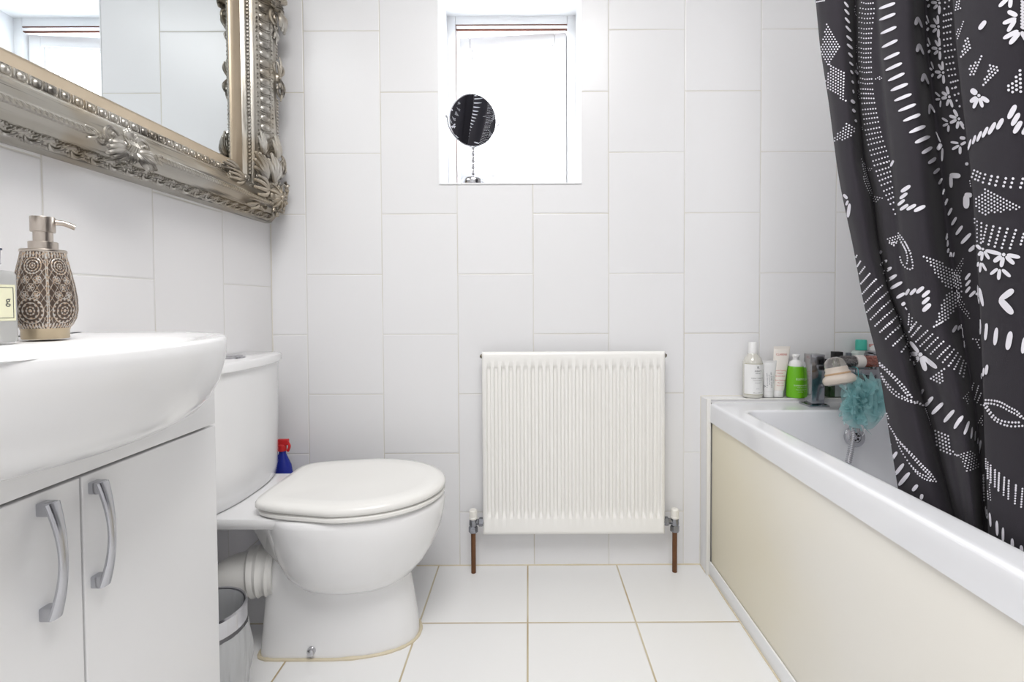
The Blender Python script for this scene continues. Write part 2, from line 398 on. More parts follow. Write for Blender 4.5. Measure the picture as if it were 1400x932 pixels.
# band of discs and crescents on the uprights
for side in ('far', 'near'):
    b = B(); a0, a1 = SIDES[side]; a = a0-0.04; k = 0
    Rt = frame_rot(side) @ Matrix.Rotation(math.radians(35), 3, 'X')
    while a < a1+0.04:
        b.ball(fr(side, a, 0.077, 0.063), (0.0108, 0.0150, 0.0030), 12, 6, Rt)
        for q in range(2):
            zz = a+0.0155+q*0.006
            pts = [fr(side, zz-0.008*math.cos(t)*1.0+0.004, 0.077+0.014*math.sin(t), 0.0635+0.0098*math.sin(t)) for t in [(-1+2*u/6)*1.1 for u in range(7)]]
            b.tube(pts, 0.0017, 5)
        for sg in (-1, 1):
            b.ball(fr(side, a+0.006, 0.077+sg*0.0175, 0.063+sg*0.0125), (0.003, 0.003, 0.003), 6, 4)
            b.ball(fr(side, a+0.017, 0.077+sg*0.0175, 0.063+sg*0.0125), (0.003, 0.003, 0.003), 6, 4)
        a += 0.0275
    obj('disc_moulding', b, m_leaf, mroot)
# running leaf band on the outer edge
for side in SIDES:
    b = B(); a0, a1 = SIDES[side]; a = a0-0.12; k = 0
    Rb = frame_rot(side)
    while a < a1+0.12:
        sg = 1 if k % 2 else -1
        pts = []
        for u in range(8):
            t = u/7; pts.append(fr(side, a+0.030*t, 0.1355-sg*0.0065*math.sin(PI*t), 0.0415+sg*0.0095*math.sin(PI*t)*0.9))
        b.tube(pts, [0.0012+0.0026*math.sin(PI*u/7) for u in range(8)], 5)
        for u in range(3):
            b.ball(fr(side, a+0.007+0.007*u, 0.1355+sg*(0.003-0.0022*u), 0.0415-sg*(0.005-0.002*u)), (0.0045, 0.0018, 0.0034), 6, 4, Rb @ Matrix.Rotation(sg*0.7, 3, 'Z') @ Matrix.Rotation(0.5*sg, 3, 'Y'))
        for u in range(4):
            b.ball(fr(side, a+0.004+0.006*u, 0.1355+sg*0.0048, 0.0415-sg*0.0085), (0.0036, 0.0016, 0.0030), 6, 4, Rb @ Matrix.Rotation(0.9*sg, 3, 'Z'))
            b.ball(fr(side, a+0.004+0.006*u, 0.1355-sg*0.0062, 0.0415+sg*0.0105), (0.0034, 0.0015, 0.0026), 6, 4, Rb @ Matrix.Rotation(-0.9*sg, 3, 'Z'))
        a += 0.020; k += 1
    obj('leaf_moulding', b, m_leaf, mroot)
# carved scrolls
def scroll(b, c, R, size, turns=1.25, hand=1, thick=0.17):
    P = []; rr = []; n = 26
    for k in range(n):
        t = k/(n-1); a = t*turns*2*PI; r = size*(1-0.80*t)
        P.append(c + R @ Vector((r*math.cos(a)-size*0.2, hand*r*math.sin(a), size*0.28*t+size*0.12)))
        rr.append(size*thick*(1.15-0.45*t))
    b.tube(P, rr, 7, up=R @ Vector((0, 0, 1)))
    b.ball(P[-1], size*0.22, 8, 6)
def acanthus(b, c, R, L, W, curl=0.5, lobes=5):
    """a grooved leaf curling up off the surface"""
    for k in range(lobes):
        ph = (k-(lobes-1)/2)/(lobes-1)*1.5
        l = L*(1-0.28*abs(ph)); P = []; rr = []
        for u in range(9):
            t = u/8
            x = l*t*math.cos(ph*0.75); y = W*0.62*math.sin(ph)*min(1, t*1.8)+l*t*math.sin(ph)*0.22
            z = 0.12*L+curl*L*0.55*math.sin(t*PI*0.62)-0.12*L*t*t
            P.append(c + R @ Vector((x, y, z))); rr.append(W*0.185*(0.5+0.9*math.sin(PI*(0.12+0.80*t))))
        b.tube(P, rr, 7, up=R @ Vector((0, 0, 1))); b.ball(P[-1], W*0.17, 7, 5)
def cartouche(name, side, a, scale=1.0):
    b = B(); R = frame_rot(side); T2 = lambda ang: R @ Matrix.Rotation(math.radians(ang), 3, 'Z')
    c = fr(side, a, 0.104, 0.077); s = scale
    def off(x, y, z=0): return c + R @ Vector((x*s, y*s, z*s))
    b.ball(off(0, 0, 0.004), (0.015*s, 0.012*s, 0.011*s), 12, 8, R)
    for k in range(5):
        b.tube([off(-0.012+0.006*k, -0.011, 0.008), off(-0.010+0.005*k, 0, 0.016), off(-0.012+0.006*k, 0.012, 0.008)], 0.0019*s, 5)
    scroll(b, off(0.030, -0.008), T2(200), 0.017*s, hand=1); scroll(b, off(-0.030, -0.008), T2(-20), 0.017*s, hand=-1)
    scroll(b, off(0.052, 0.004), T2(20), 0.011*s, hand=1); scroll(b, off(-0.052, 0.004), T2(160), 0.011*s, hand=-1)
    acanthus(b, off(0.010, 0.006), T2(25), 0.045*s, 0.022*s); acanthus(b, off(-0.010, 0.006), T2(155), 0.045*s, 0.022*s)
    acanthus(b, off(0.0, 0.006), T2(90), 0.024*s, 0.022*s); acanthus(b, off(0.0, -0.010), T2(-90), 0.018*s, 0.020*s, 0.8)
    acanthus(b, off(0.058, 0.0), T2(5), 0.030*s, 0.012*s, 0.2, 3); acanthus(b, off(-0.058, 0.0), T2(175), 0.030*s, 0.012*s, 0.2, 3)
    obj(name, b, m_leaf, mroot)
cartouche('scroll_ornament', 'bottom', 0.945, 1.12)
cartouche('scroll_ornament', 'top', 0.945)
for side in ('far', 'near'):
    cartouche('scroll_ornament', side, 1.80, 1.3)
    for a in (1.585, 2.0):
        b = B(); R = frame_rot(side)*1.25; c = fr(side, a, 0.110, 0.076)
        T2 = lambda ang: R @ Matrix.Rotation(math.radians(ang), 3, 'Z')
        scroll(b, c+R@Vector((0.022, 0.0, 0)), T2(170), 0.018, hand=1); scroll(b, c+R@Vector((-0.024, 0.004, 0.002)), T2(20), 0.022, hand=1, thick=0.22)
        acanthus(b, c+R@Vector((0.0, 0, 0)), T2(0), 0.05, 0.018, 0.35, 3); acanthus(b, c+R@Vector((0, 0, 0)), T2(180), 0.055, 0.018, 0.35, 3)
        b.ball(c, (0.014, 0.010, 0.012), 10, 6, R)
        for k in range(14):
            for sg in (-1, 1):
                b.ball(c+R@Vector((sg*(0.052+0.008*k), 0.0, -0.002)), (0.0035, 0.010, 0.006), 6, 4, R)
        obj('scroll_ornament', b, m_leaf, mroot)
def corner(side_y, side_z):
    b = B()
    sy = 1 if side_y == 'far' else -1; sz = -1 if side_z == 'bottom' else 1
    cy = (MY1 if sy > 0 else MY0)+sy*0.100; cz = (MZ0 if sz < 0 else MZ1)+sz*0.080
    R = Matrix(((0, 0, 1.15), (sy*1.45, 0, 0), (0, sz*1.45, 0)))     # local x -> outwards in y, local y -> outwards in z, z -> off the wall
    c = Vector((XL+0.074, cy, cz))
    def off(x, y, z=0): return c + R @ Vector((x, y, z))
    T2 = lambda ang: R @ Matrix.Rotation(math.radians(ang), 3, 'Z')
    b.ball(off(0, 0, 0.006), (0.026, 0.022, 0.014), 14, 8, R)
    for k in range(9):
        a = 2*PI*k/9
        b.tube([off(0.010*math.cos(a), 0.009*math.sin(a), 0.019), off(0.024*math.cos(a), 0.020*math.sin(a), 0.015), off(0.033*math.cos(a), 0.028*math.sin(a), 0.004)], [0.002, 0.0045, 0.003], 6)
    b.ball(off(0, 0, 0.02), 0.007, 8, 6)
    acanthus(b, off(-0.012, -0.030), T2(-92), 0.060, 0.030, 0.25, 4); acanthus(b, off(-0.034, -0.006), T2(184), 0.055, 0.028, 0.28, 4)
    scroll(b, off(-0.060, 0.0, -0.02), T2(190), 0.013, hand=1, thick=0.26); scroll(b, off(-0.012, -0.075, -0.012), T2(-100), 0.013, hand=-1, thick=0.26); scroll(b, off(0.022, -0.062, -0.004), T2(-80), 0.014, hand=1, thick=0.26)
    acanthus(b, off(-0.028, -0.030, -0.010), T2(-135), 0.060, 0.034, 0.35, 5)
    acanthus(b, off(0.012, 0.008, -0.016), T2(45), 0.030, 0.030, 0.10, 4)
    acanthus(b, off(0.034, -0.05, -0.01), T2(-85), 0.048, 0.018, 0.30, 3); acanthus(b, off(-0.05, 0.020, -0.012), T2(172), 0.05, 0.020, 0.25, 4)
    scroll(b, off(0.040, -0.030, -0.004), T2(-60), 0.020, hand=1, thick=0.22); scroll(b, off(0.040, 0.010, -0.010), T2(60), 0.018, hand=1, thick=0.24)
    scroll(b, off(-0.034, 0.020, -0.010), T2(150), 0.015, hand=-1, thick=0.22); scroll(b, off(-0.050, -0.030, -0.016), T2(200), 0.016, hand=-1)
    scroll(b, off(-0.022, -0.060, -0.012), T2(250), 0.016, hand=1); scroll(b, off(0.038, -0.085, -0.006), T2(-100), 0.017, hand=1, thick=0.2)
    rnd = random.Random(3)
    for k in range(26):
        a = rnd.uniform(0, 2*PI); r = rnd.uniform(0.03, 0.055)
        x, y = r*math.cos(a)*1.0, r*math.sin(a)*0.9-0.015
        if x > 0.03 and y > 0.02: continue
        b.ball(off(x, y, 0.003+rnd.uniform(-0.008, 0.004)), (0.007, 0.0035, 0.0045), 6, 4, T2(math.degrees(a)))
    b.M = None
    ys, zs = ('far' if sy > 0 else 'near'), ('bottom' if sz < 0 else 'top')
    Ry, Rz_ = frame_rot(ys), frame_rot(zs)
    cu = (MZ0+0.035) if sz < 0 else (MZ1-0.035); cr = (MY1-0.030) if sy > 0 else (MY0+0.030)
    up_, in_ = (0 if sz < 0 else 180), (180 if sy > 0 else 0)
    RA = Ry @ Matrix.Rotation(math.radians(up_), 3, 'Z'); RB_ = Rz_ @ Matrix.Rotation(math.radians(in_), 3, 'Z')
    for c_, R2, s_, d_ in ((cu, RA, 0.060, 0.052), (cu, RA, 0.094, 0.076)):
        acanthus(b, fr(ys, c_, s_, d_), R2, 0.075, 0.024, 0.22, 4); scroll(b, fr(ys, c_+(0.062 if sz < 0 else -0.062), s_, d_+0.004), R2, 0.012, hand=1, thick=0.26)
    for s_, d_ in ((0.036, 0.034), (0.062, 0.050)):
        acanthus(b, fr(zs, cr, s_, d_), RB_, 0.075, 0.020, 0.22, 4); scroll(b, fr(zs, cr+(-0.066 if sy > 0 else 0.066), s_, d_+0.004), RB_, 0.011, hand=-1, thick=0.26)
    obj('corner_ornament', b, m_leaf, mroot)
for sy in ('far', 'near'):
    for sz in ('bottom', 'top'): corner(sy, sz)

# ------------------------------------------------------------------ vanity unit, basin and what stands on it
m_cab = mat('white_cabinet_foil', (241, 241, 242), 0.25, coat=0.2, var=0.008)
m_hand = mat('satin_chrome', (190, 191, 196), 0.2, 1.0, var=0.04)
CX, CY0, CY1 = -0.600, 0.365, 0.922
van = thing('vanity_unit', ((XL+CX)/2, (CY0+CY1)/2, 0), 'white two-door vanity cabinet with bowed chrome handles under the basin', 'cabinet')
b = B(); b.box((XL+0.001, CY0, 0.0), (CX-0.019, CY1-0.001, 0.680)); b.box((CX-0.03, CY0, 0.657), (CX, CY1, 0.735), 0.0015); obj('body', b, m_cab, van)
def handle(b, y, z0, z1):
    P = []; n = 22; W = []
    for k in range(n):
        t = k/(n-1); z = z1+(z0-z1)*t
        P.append(Vector((CX+0.006+0.019*math.sin(PI*(0.10+0.80*t))**0.9, y, z)))
    rings = []
    for k, p in enumerate(P):
        t = k/(n-1); wy = 0.0085-0.0035*math.sin(PI*t)+0.001*(1-t); tx = 0.0035+0.0012*math.cos(PI*t)**2
        T = (P[min(k+1, n-1)]-P[max(k-1, 0)]).normalized(); nrm = Vector((T.z, 0, -T.x)).normalized()
        if nrm.x < 0: nrm = -nrm
        rings.append([p+nrm*tx*math.cos(a)*(1 if math.cos(a) > 0 else 0.8)+Vector((0, wy*math.copysign(abs(math.sin(a))**0.6, math.sin(a)), 0)) for a in [2*PI*q/16 for q in range(16)]])
    b.rings(rings)
    for z, s in ((z1-0.006, 1), (z0+0.006, -1)):
        b.box((CX-0.001, y-0.0075, z-0.0085), (CX+0.016, y+0.0075, z+0.0085), 0.003)
for y0, y1, hy in ((CY0+0.002, 0.6415, 0.590), (0.6445, CY1, 0.660)):
    b = B(); b.box((CX-0.018, y0, 0.012), (CX, y1, 0.653), 0.002, 3); d = obj('door', b, m_cab, van)
    b = B(); handle(b, hy, 0.498, 0.640); obj('handle', b, m_hand, d)

bas = thing('basin', (-0.66, 0.645, 0.70), 'white oval semi-recessed ceramic basin on the vanity cabinet', 'basin')
BC = Vector((-0.70, 0.645, 0))
def plan(a, bx, z, n=96, xb=-0.70, back=None, e=2.15):
    """front half-ellipse joined to a straight-sided back that runs to the wall"""
    out = []
    for k in range(n):
        t = -PI/2+PI*k/(n-1); c, s = math.cos(t), math.sin(t)
        out.append((xb+bx*abs(c)**(2/e), BC.y+a*math.copysign(abs(s)**(2/e), s), z))
    bk = back if back is not None else XL+0.0015
    m = 24
    for k in range(1, m): out.append((xb+(bk-xb)*k/m, BC.y+a, z))
    for k in range(m+1): out.append((bk, BC.y+a-2*a*k/m, z))
    for k in range(1, m): out.append((bk+(xb-bk)*k/m, BC.y-a, z))
    return out
def bowlring(a, bx0, bx1, z, like, cx=-0.615, cy=0.60):
    # same vertex count as plan(), an ellipse centred on the bowl
    out = []
    for p in like:
        ang = math.atan2((p[1]-cy)/a, (p[0]-cx)/(bx1 if p[0] > cx else bx0))
        out.append((cx+(bx1 if math.cos(ang) > 0 else bx0)*math.cos(ang), cy+a*math.sin(ang), z))
    return out
b = B(); A, BX = 0.284, 0.232
top = plan(A, BX, 0.832)
rg = [plan(0.13, 0.075, 0.682), plan(0.185, 0.125, 0.686), plan(0.222, 0.160, 0.696), plan(0.248, 0.188, 0.712), plan(0.264, 0.207, 0.733), plan(0.275, 0.220, 0.760), plan(0.281, 0.228, 0.788), plan(A, BX, 0.812), plan(A, BX, 0.826), plan(A-0.002, BX-0.002, 0.8305), plan(A-0.006, BX-0.006, 0.8328),
      plan(A-0.014, BX-0.014, 0.8315)]
rg += [bowlring(0.232, 0.108, 0.130, 0.829, top), bowlring(0.224, 0.102, 0.124, 0.825, top), bowlring(0.210, 0.093, 0.114, 0.808, top), bowlring(0.185, 0.078, 0.097, 0.775, top), bowlring(0.14, 0.055, 0.07, 0.748, top), bowlring(0.05, 0.02, 0.025, 0.738, top)]
b.rings(rg); obj('bowl', b, m_ceram, bas, ang=60)
b = B(); b.lathe([(0.001, 0.740), (0.020, 0.740), (0.021, 0.742), (0.014, 0.744), (0.001, 0.744)], (-0.61, 0.60, 0), n=24); obj('waste', b, m_chrome, bas)
b = B(); b.lathe([(0.022, 0.832), (0.022, 0.838), (0.018, 0.842), (0.016, 0.90), (0.019, 0.905), (0.019, 0.925), (0.012, 0.932)], (-0.79, 0.52, 0), n=24)
b.tube(smooth_path([(-0.79, 0.52, 0.88), (-0.74, 0.53, 0.895), (-0.68, 0.545, 0.89), (-0.665, 0.548, 0.875)], 14), 0.010, 12)
b.tube([(-0.79, 0.52, 0.93), (-0.77, 0.525, 0.945), (-0.74, 0.53, 0.95)], 0.005, 8)
tag(obj('basin_tap', b, m_chrome), 'chrome mixer tap on the back of the basin, outside the left edge of the photo', 'tap')

# soap dispenser with embossed medallions
DX, DY, DZ = -0.742, 0.744, 0.8325
dis = thing('soap_dispenser', (DX, DY, DZ), 'embossed bronze and silver soap dispenser with metal pump on the basin', 'soap dispenser')
def emb():
    m = bpy.data.materials.new('embossed_bronze'); m.use_nodes = True; nt = m.node_tree; g = G(nt); p = nt.nodes['Principled BSDF']
    at_ = nt.nodes.new('ShaderNodeAttribute'); at_.attribute_name = 'relief'
    n = nt.nodes.new('ShaderNodeTexNoise'); n.inputs['Scale'].default_value = 40
    hi = g.mix(g.sm(n.outputs['Fac'], 0.42, 0.6), srgb((200, 197, 192)), srgb((196, 172, 148)))
    nt.links.new(g.mix(g.sm(at_.outputs['Fac'], 0.15, 0.75), srgb((92, 79, 70)), hi), p.inputs['Base Color'])
    p.inputs['Metallic'].default_value = 0.55; p.inputs['Roughness'].default_value = 0.4
    return m
bp_ = [(0.0345, 0.016), (0.040, 0.022), (0.0452, 0.032), (0.0475, 0.045), (0.0470, 0.060), (0.0445, 0.078), (0.0405, 0.096), (0.0365, 0.112), (0.0335, 0.124), (0.0318, 0.1325)]
def brad(z):
    for (r0, z0), (r1, z1) in zip(bp_, bp_[1:]):
        if z0 <= z <= z1: t = (z-z0)/(z1-z0); t2 = t*t*(3-2*t)*0.3+t*0.7; return r0+(r1-r0)*t2
    return bp_[-1][0] if z > bp_[-1][1] else bp_[0][0]
def relief(th, z):
    n = 6; p = (th/(2*PI)*n) % 1.0-0.5; r = brad(z); x = p*2*PI*r/n; h = 0.0
    half = PI*r/n
    edge = half-abs(x); h = max(h, 1-abs(edge-0.0012)/0.0014 if edge < 0.003 else 0)
    inside = False
    for cz, cr, pet in ((0.043, 0.0195, 16), (0.110, 0.0135, 14)):
        q = math.hypot(x, z-cz)
        if q < cr:
            inside = True; a = math.atan2(z-cz, x)
            for rr_, w_ in ((cr-0.0012, 0.0013), (cr*0.62, 0.0009), (cr*0.30, 0.0008)): h = max(h, 1-abs(q-rr_)/w_)
            if q < cr*0.92: h = max(h, 0.85*math.cos(a*pet/2 if q > cr*0.62 else a*4)**2*(0.5+0.5*math.cos((q/cr)*22)))
            if q < cr*0.12: h = 1
    if not inside:
        for cz in (0.066, 0.0775, 0.089):
            q = abs(abs(x)-0.0085 if cz != 0.0775 else x*1.0); qq = math.hypot(q, z-cz)
            if qq < 0.006:
                a = math.atan2(z-cz, q); h = max(h, (0.6+0.4*math.cos(6*a))*max(0, 1-qq/0.006)*1.6, 1-abs(qq-0.0054)/0.0008)
        l1 = abs(((x*0.9+z*0.55)/0.0085) % 1-0.5)*2; l2 = abs(((-x*0.9+z*0.55)/0.0085) % 1-0.5)*2
        h = max(h, (l1-0.72)*2.4, (l2-0.72)*2.4)
        if z > 0.122 or z < 0.024: h = max(h, math.cos(x/0.0045*PI)**2*0.8)
    return min(max(h, 0), 1)
b = B(); NA, NZ = 330, 180; rings = []; hv = []
for j in range(NZ+1):
    z = 0.016+(0.1325-0.016)*j/NZ; ring = []
    for i in range(NA):
        th = 2*PI*i/NA; h = relief(th, z); r = brad(z)*(1+0.012*math.cos(6*th))+0.0011*h
        ring.append((DX+r*math.cos(th+0.35), DY+r*math.sin(th+0.35), DZ+z)); hv.append(h)
    rings.append(ring)
b.rings(rings)
o = obj('body', b, emb(), dis, ang=80)
at_ = o.data.attributes.new('relief', 'FLOAT', 'POINT'); at_.data.foreach_set('value', hv)
b = B(); b.lathe([(0.0335, 0.0), (0.0345, 0.001), (0.0345, 0.013), (0.036, 0.0165)], (DX, DY, DZ), n=48); obj('base_ring', b, mat('champagne_metal', (190, 174, 148), 0.35, 0.8), dis)
b = B(); b.lathe([(0.033, 0.1315), (0.034, 0.1325), (0.034, 0.135), (0.033, 0.136), (0.0215, 0.136), (0.0215, 0.1475), (0.021, 0.148), (0.0145, 0.148), (0.0145, 0.163), (0.0180, 0.163), (0.0183, 0.164), (0.0183, 0.185), (0.0178, 0.186)], (DX, DY, DZ), n=48)
nd = Vector((0.75, 0.62, 0)).normalized(); c0 = Vector((DX, DY, DZ+0.179))
b.tube(smooth_path([c0, c0+nd*0.022, c0+nd*0.032+Vector((0, 0, -0.001)), c0+nd*0.046+Vector((0, 0, -0.006))], 14), 0.0042, 12); obj('pump', b, m_silver, dis)

for o_ in dis.children:
    for v in o_.data.vertices: v.co.x *= 0.79; v.co.y *= 0.79
# frosted glass bottle beside it
GX0, GY0 = -0.738, 0.660
gbo = thing('glass_bottle', (GX0-0.008, GY0, DZ), 'frosted glass bottle with cream label at the left edge, beside the soap dispenser', 'bottle')
m_frost = mat('frosted_glass', (222, 222, 220), 0.35, trans=0.6, var=0.01)
b = B(); sq = lambda h, z, r: rrect(GX0-0.008-h, GX0-0.008+h, GY0-h, GY0+h, DZ+z, r)
b.rings([sq(0.0245, 0.0, 0.006), sq(0.026, 0.002, 0.006), sq(0.026, 0.094, 0.006), sq(0.024, 0.099, 0.006), sq(0.010, 0.101, 0.006), sq(0.010, 0.108, 0.006)]); obj('body', b, m_frost, gbo)
b = B(); b.box((GX0+0.0182, GY0-0.020, DZ+0.030), (GX0+0.0187, GY0+0.020, DZ+0.080)); b.mi = 1
lx = GX0+0.0189
for z in (0.034, 0.076): b.box((lx-0.0002, GY0-0.017, DZ+z-0.0004), (lx, GY0+0.017, DZ+z+0.0004))
for y in (-0.017, 0.017): b.box((lx-0.0002, GY0+y-0.0004, DZ+0.034), (lx, GY0+y+0.0004, DZ+0.076))
TX = Matrix.Translation((lx, GY0+0.002, DZ+0.058)) @ Matrix(((0, 0, 1, 0), (1, 0, 0, 0), (0, 1, 0, 0), (0, 0, 0, 1)))
b.text('g', 0.016, TX @ Matrix.Translation((0.008, 0, 0)))
obj('label', b, [mat('cream_paper', (238, 236, 205), 0.6), mat('ink_grey', (70, 72, 74), 0.6)], gbo, smooth=False)
b = B(); b.rings([sq(0.015, 0.108, 0.004), sq(0.0155, 0.109, 0.004), sq(0.0155, 0.128, 0.004)]); cp = obj('cap', b, mat('clear_acrylic', (240, 242, 244), 0.15, alpha=0.35, var=0), gbo)
b = B(); b.rings([sq(0.0165, 0.128, 0.004), sq(0.0165, 0.1305, 0.004)]); obj('cap_disc', b, mat('navy_plastic', (38, 54, 82), 0.3), cp)
# ------------------------------------------------------------------ toilet
TY = 1.285
toi = thing('toilet', (-0.55, TY, 0), 'white close-coupled ceramic toilet with closed lid against the left wall', 'toilet')
def egg(xb, xf, hw, z, n=72, eb=2.6, ef=2.05, xm=None, taper=0):
    """plan section: rounder towards the front (+x), squarer at the back"""
    xm = xm if xm is not None else xb+(xf-xb)*0.42; out = []
    for k in range(n):
        t = 2*PI*k/n; c, s = math.cos(t), math.sin(t); e = ef if c > 0 else eb
        L = (xf-xm) if c > 0 else (xm-xb)
        x = xm+L*math.copysign(abs(c)**(2/e), c)
        if c < 0 and taper: y_ = 1-taper*((xm-x)/(xm-xb))**1.3
        else: y_ = 1
        out.append((x, TY+hw*y_*math.copysign(abs(s)**(2/e), s), z))
    return out
b = B()
# bowl
b.rings([egg(-0.52, -0.36, 0.06, 0.150), egg(-0.555, -0.335, 0.095, 0.160), egg(-0.60, -0.305, 0.128, 0.182), egg(-0.628, -0.278, 0.150, 0.214), egg(-0.645, -0.253, 0.166, 0.256), egg(-0.655, -0.236, 0.176, 0.300), egg(-0.66, -0.229, 0.181, 0.335), egg(-0.665, -0.2265, 0.183, 0.360), egg(-0.665, -0.229, 0.181, 0.372), egg(-0.66, -0.235, 0.175, 0.3765)])
# pedestal
b.rings([*[egg(a_, c_, h_, z_, eb=9, ef=2.3) for a_, c_, h_, z_ in ((-0.682, -0.298, 0.101, 0.0), (-0.682, -0.299, 0.101, 0.012), (-0.678, -0.304, 0.098, 0.06), (-0.674, -0.313, 0.094, 0.12), (-0.670, -0.323, 0.090, 0.175), (-0.662, -0.335, 0.09, 0.22), (-0.64, -0.36, 0.085, 0.28))]])
# shelf that carries the cistern
def shelf(hw0, hw1, z, x0=XL+0.004, x1=-0.575, r=0.03):
    out = []
    for k in range(9): out.append((x0, TY-hw0+2*hw0*k/8, z))
    for k in range(1, 9): t = k/8; out.append((x0+(x1-x0)*t, TY+hw0+(hw1-hw0)*t, z))
    for k in range(1, 9): out.append((x1, TY+hw1-2*hw1*k/8, z))
    for k in range(1, 8): t = k/8; out.append((x1+(x0-x1)*t, TY-hw1+(hw1-hw0)*-t, z))
    return out
b.rings([shelf(0.150, 0.150, 0.350), shelf(0.158, 0.156, 0.354), shelf(0.160, 0.158, 0.372), shelf(0.156, 0.155, 0.377)])
b.rings([[(-0.80, TY-0.03, 0.348), (-0.80, TY+0.03, 0.348), (-0.66, TY+0.14, 0.350), (-0.62, TY+0.15, 0.350), (-0.62, TY-0.15, 0.350), (-0.66, TY-0.14, 0.350)],
         [(-0.72, TY-0.03, 0.31), (-0.72, TY+0.03, 0.31), (-0.66, TY+0.09, 0.27), (-0.60, TY+0.12, 0.24), (-0.60, TY-0.12, 0.24), (-0.66, TY-0.09, 0.27)]])
pan = obj('pan', b, m_ceram, toi, ang=50)
def cis(xf, hw, z, ex=0.034, n=28, x0=XL+0.003, r=0.03):
    out = [(x0, TY-hw+0.004, z), (x0, TY+hw-0.004, z)]
    xs = xf-ex
    out.append((x0+(xs-x0)*0.5, TY+hw, z))
    for k in range(n+1):
        t = 1-2*k/n; y = t*hw
        out.append((xs+ex*(1-abs(t)**2.6)-0.018*max(0, abs(t)-0.93)/0.07, TY+y, z))
    out.append((x0+(xs-x0)*0.5, TY-hw, z))
    return out
b = B()
b.rings([cis(-0.740, 0.170, 0.377), cis(-0.734, 0.178, 0.384), cis(-0.731, 0.182, 0.41), cis(-0.729, 0.187, 0.56), cis(-0.728, 0.190, 0.715)])
obj('cistern', b, m_ceram, toi, ang=40)
b = B(); b.rings([cis(-0.724, 0.194, 0.7155), cis(-0.721, 0.197, 0.719), cis(-0.721, 0.197, 0.734), cis(-0.723, 0.195, 0.739), cis(-0.730, 0.188, 0.742)]); lid_ = obj('cistern_lid', b, m_ceram, toi, ang=40)
b = B(); b.lathe([(0.030, 0.0), (0.030, 0.004), (0.026, 0.006), (0.0235, 0.006), (0.0235, 0.0045), (0.0225, 0.0045), (0.0225, 0.007), (0.018, 0.009), (0.0, 0.0095)], (-0.786, TY, 0.7415), n=36)
obj('flush_button', b, m_chrome, toi)
def seatring(xb, xf, hw, z): return egg(xb, xf, hw, z, eb=9, ef=2.05, xm=xb+(xf-xb)*0.46, taper=0.22, n=120)
SX0, SX1, SH = -0.668, -0.226, 0.187
b = B(); b.rings([seatring(SX0+0.012, SX1-0.006, SH-0.005, 0.3785), seatring(SX0+0.008, SX1-0.001, SH, 0.383), seatring(SX0+0.008, SX1-0.001, SH, 0.389), seatring(SX0+0.012, SX1-0.006, SH-0.005, 0.3925)])
obj('seat', b, mat('seat_plastic', (240, 239, 236), 0.22, var=0.005), toi, ang=40)
b = B(); b.rings([seatring(SX0+0.010, SX1-0.007, SH-0.004, 0.3935), seatring(SX0, SX1, SH+0.001, 0.398), seatring(SX0, SX1, SH+0.001, 0.406), seatring(SX0+0.004, SX1-0.005, SH-0.004, 0.4125), seatring(SX0+0.02, SX1-0.022, SH-0.020, 0.4165), seatring(SX0+0.05, SX1-0.055, SH-0.05, 0.4150), seatring(SX0+0.09, SX1-0.10, SH-0.09, 0.4115), seatring(SX0+0.15, SX1-0.17, SH-0.15, 0.4105)])
obj('seat_lid', b, MATS['seat_plastic'], toi, ang=60)
for sy in (-0.075, 0.075):
    b = B(); b.lathe([(0.011, -0.02), (0.012, -0.018), (0.012, 0.018), (0.011, 0.02)], (SX0+0.006, TY+sy, 0.392), ax=(0, 1, 0), n=20); obj('hinge', b, mat('hinge_plastic', (232, 232, 230), 0.3), toi)
p = at(426, 889, Y=TY-0.101)
b = B(); b.lathe([(0.0105, 0), (0.0105, 0.004), (0.008, 0.010), (0.003, 0.0125), (0.0, 0.0127)], (p.x, TY-0.1005, p.z), ax=(0, -1, 0.0), n=20); obj('floor_bolt_cap', b, m_chrome, toi)
# silicone round the foot
b = B(); P = [Vector(q) for q in egg(-0.685, -0.295, 0.104, 0.001, eb=9, ef=2.3, n=90)]
R_ = [0.0042+0.003*abs(noise.noise(Vector((k*0.3, 0, 0)))) for k in range(len(P)+1)]
b.tube(P+[P[0]], R_, 6); obj('silicone_seal', b, m_sil, toi)
# pan connector: collar on the pedestal, ribbed bend, pipe into the wall
b = B()
c1 = Vector((-0.655, 1.225, 0.205)); path = smooth_path([(-0.655, 1.235, 0.203), (-0.70, 1.222, 0.203), (-0.745, 1.21, 0.195), (-0.775, 1.21, 0.165), (-0.80, 1.22, 0.135), (-0.852, 1.24, 0.12)], 40)
rr = []
for k in range(40):
    t = k/39; r = 0.052
    if t < 0.20: r = 0.060
    elif t < 0.24: r = 0.062
    if 0.05 < t < 0.20 and (k % 3 == 0): r += 0.004
    rr.append(r)
b.tube(path, rr, 28); obj('pan_connector', b, mat('soil_pipe_white', (232, 231, 228), 0.35, var=0.02), toi, ang=30)

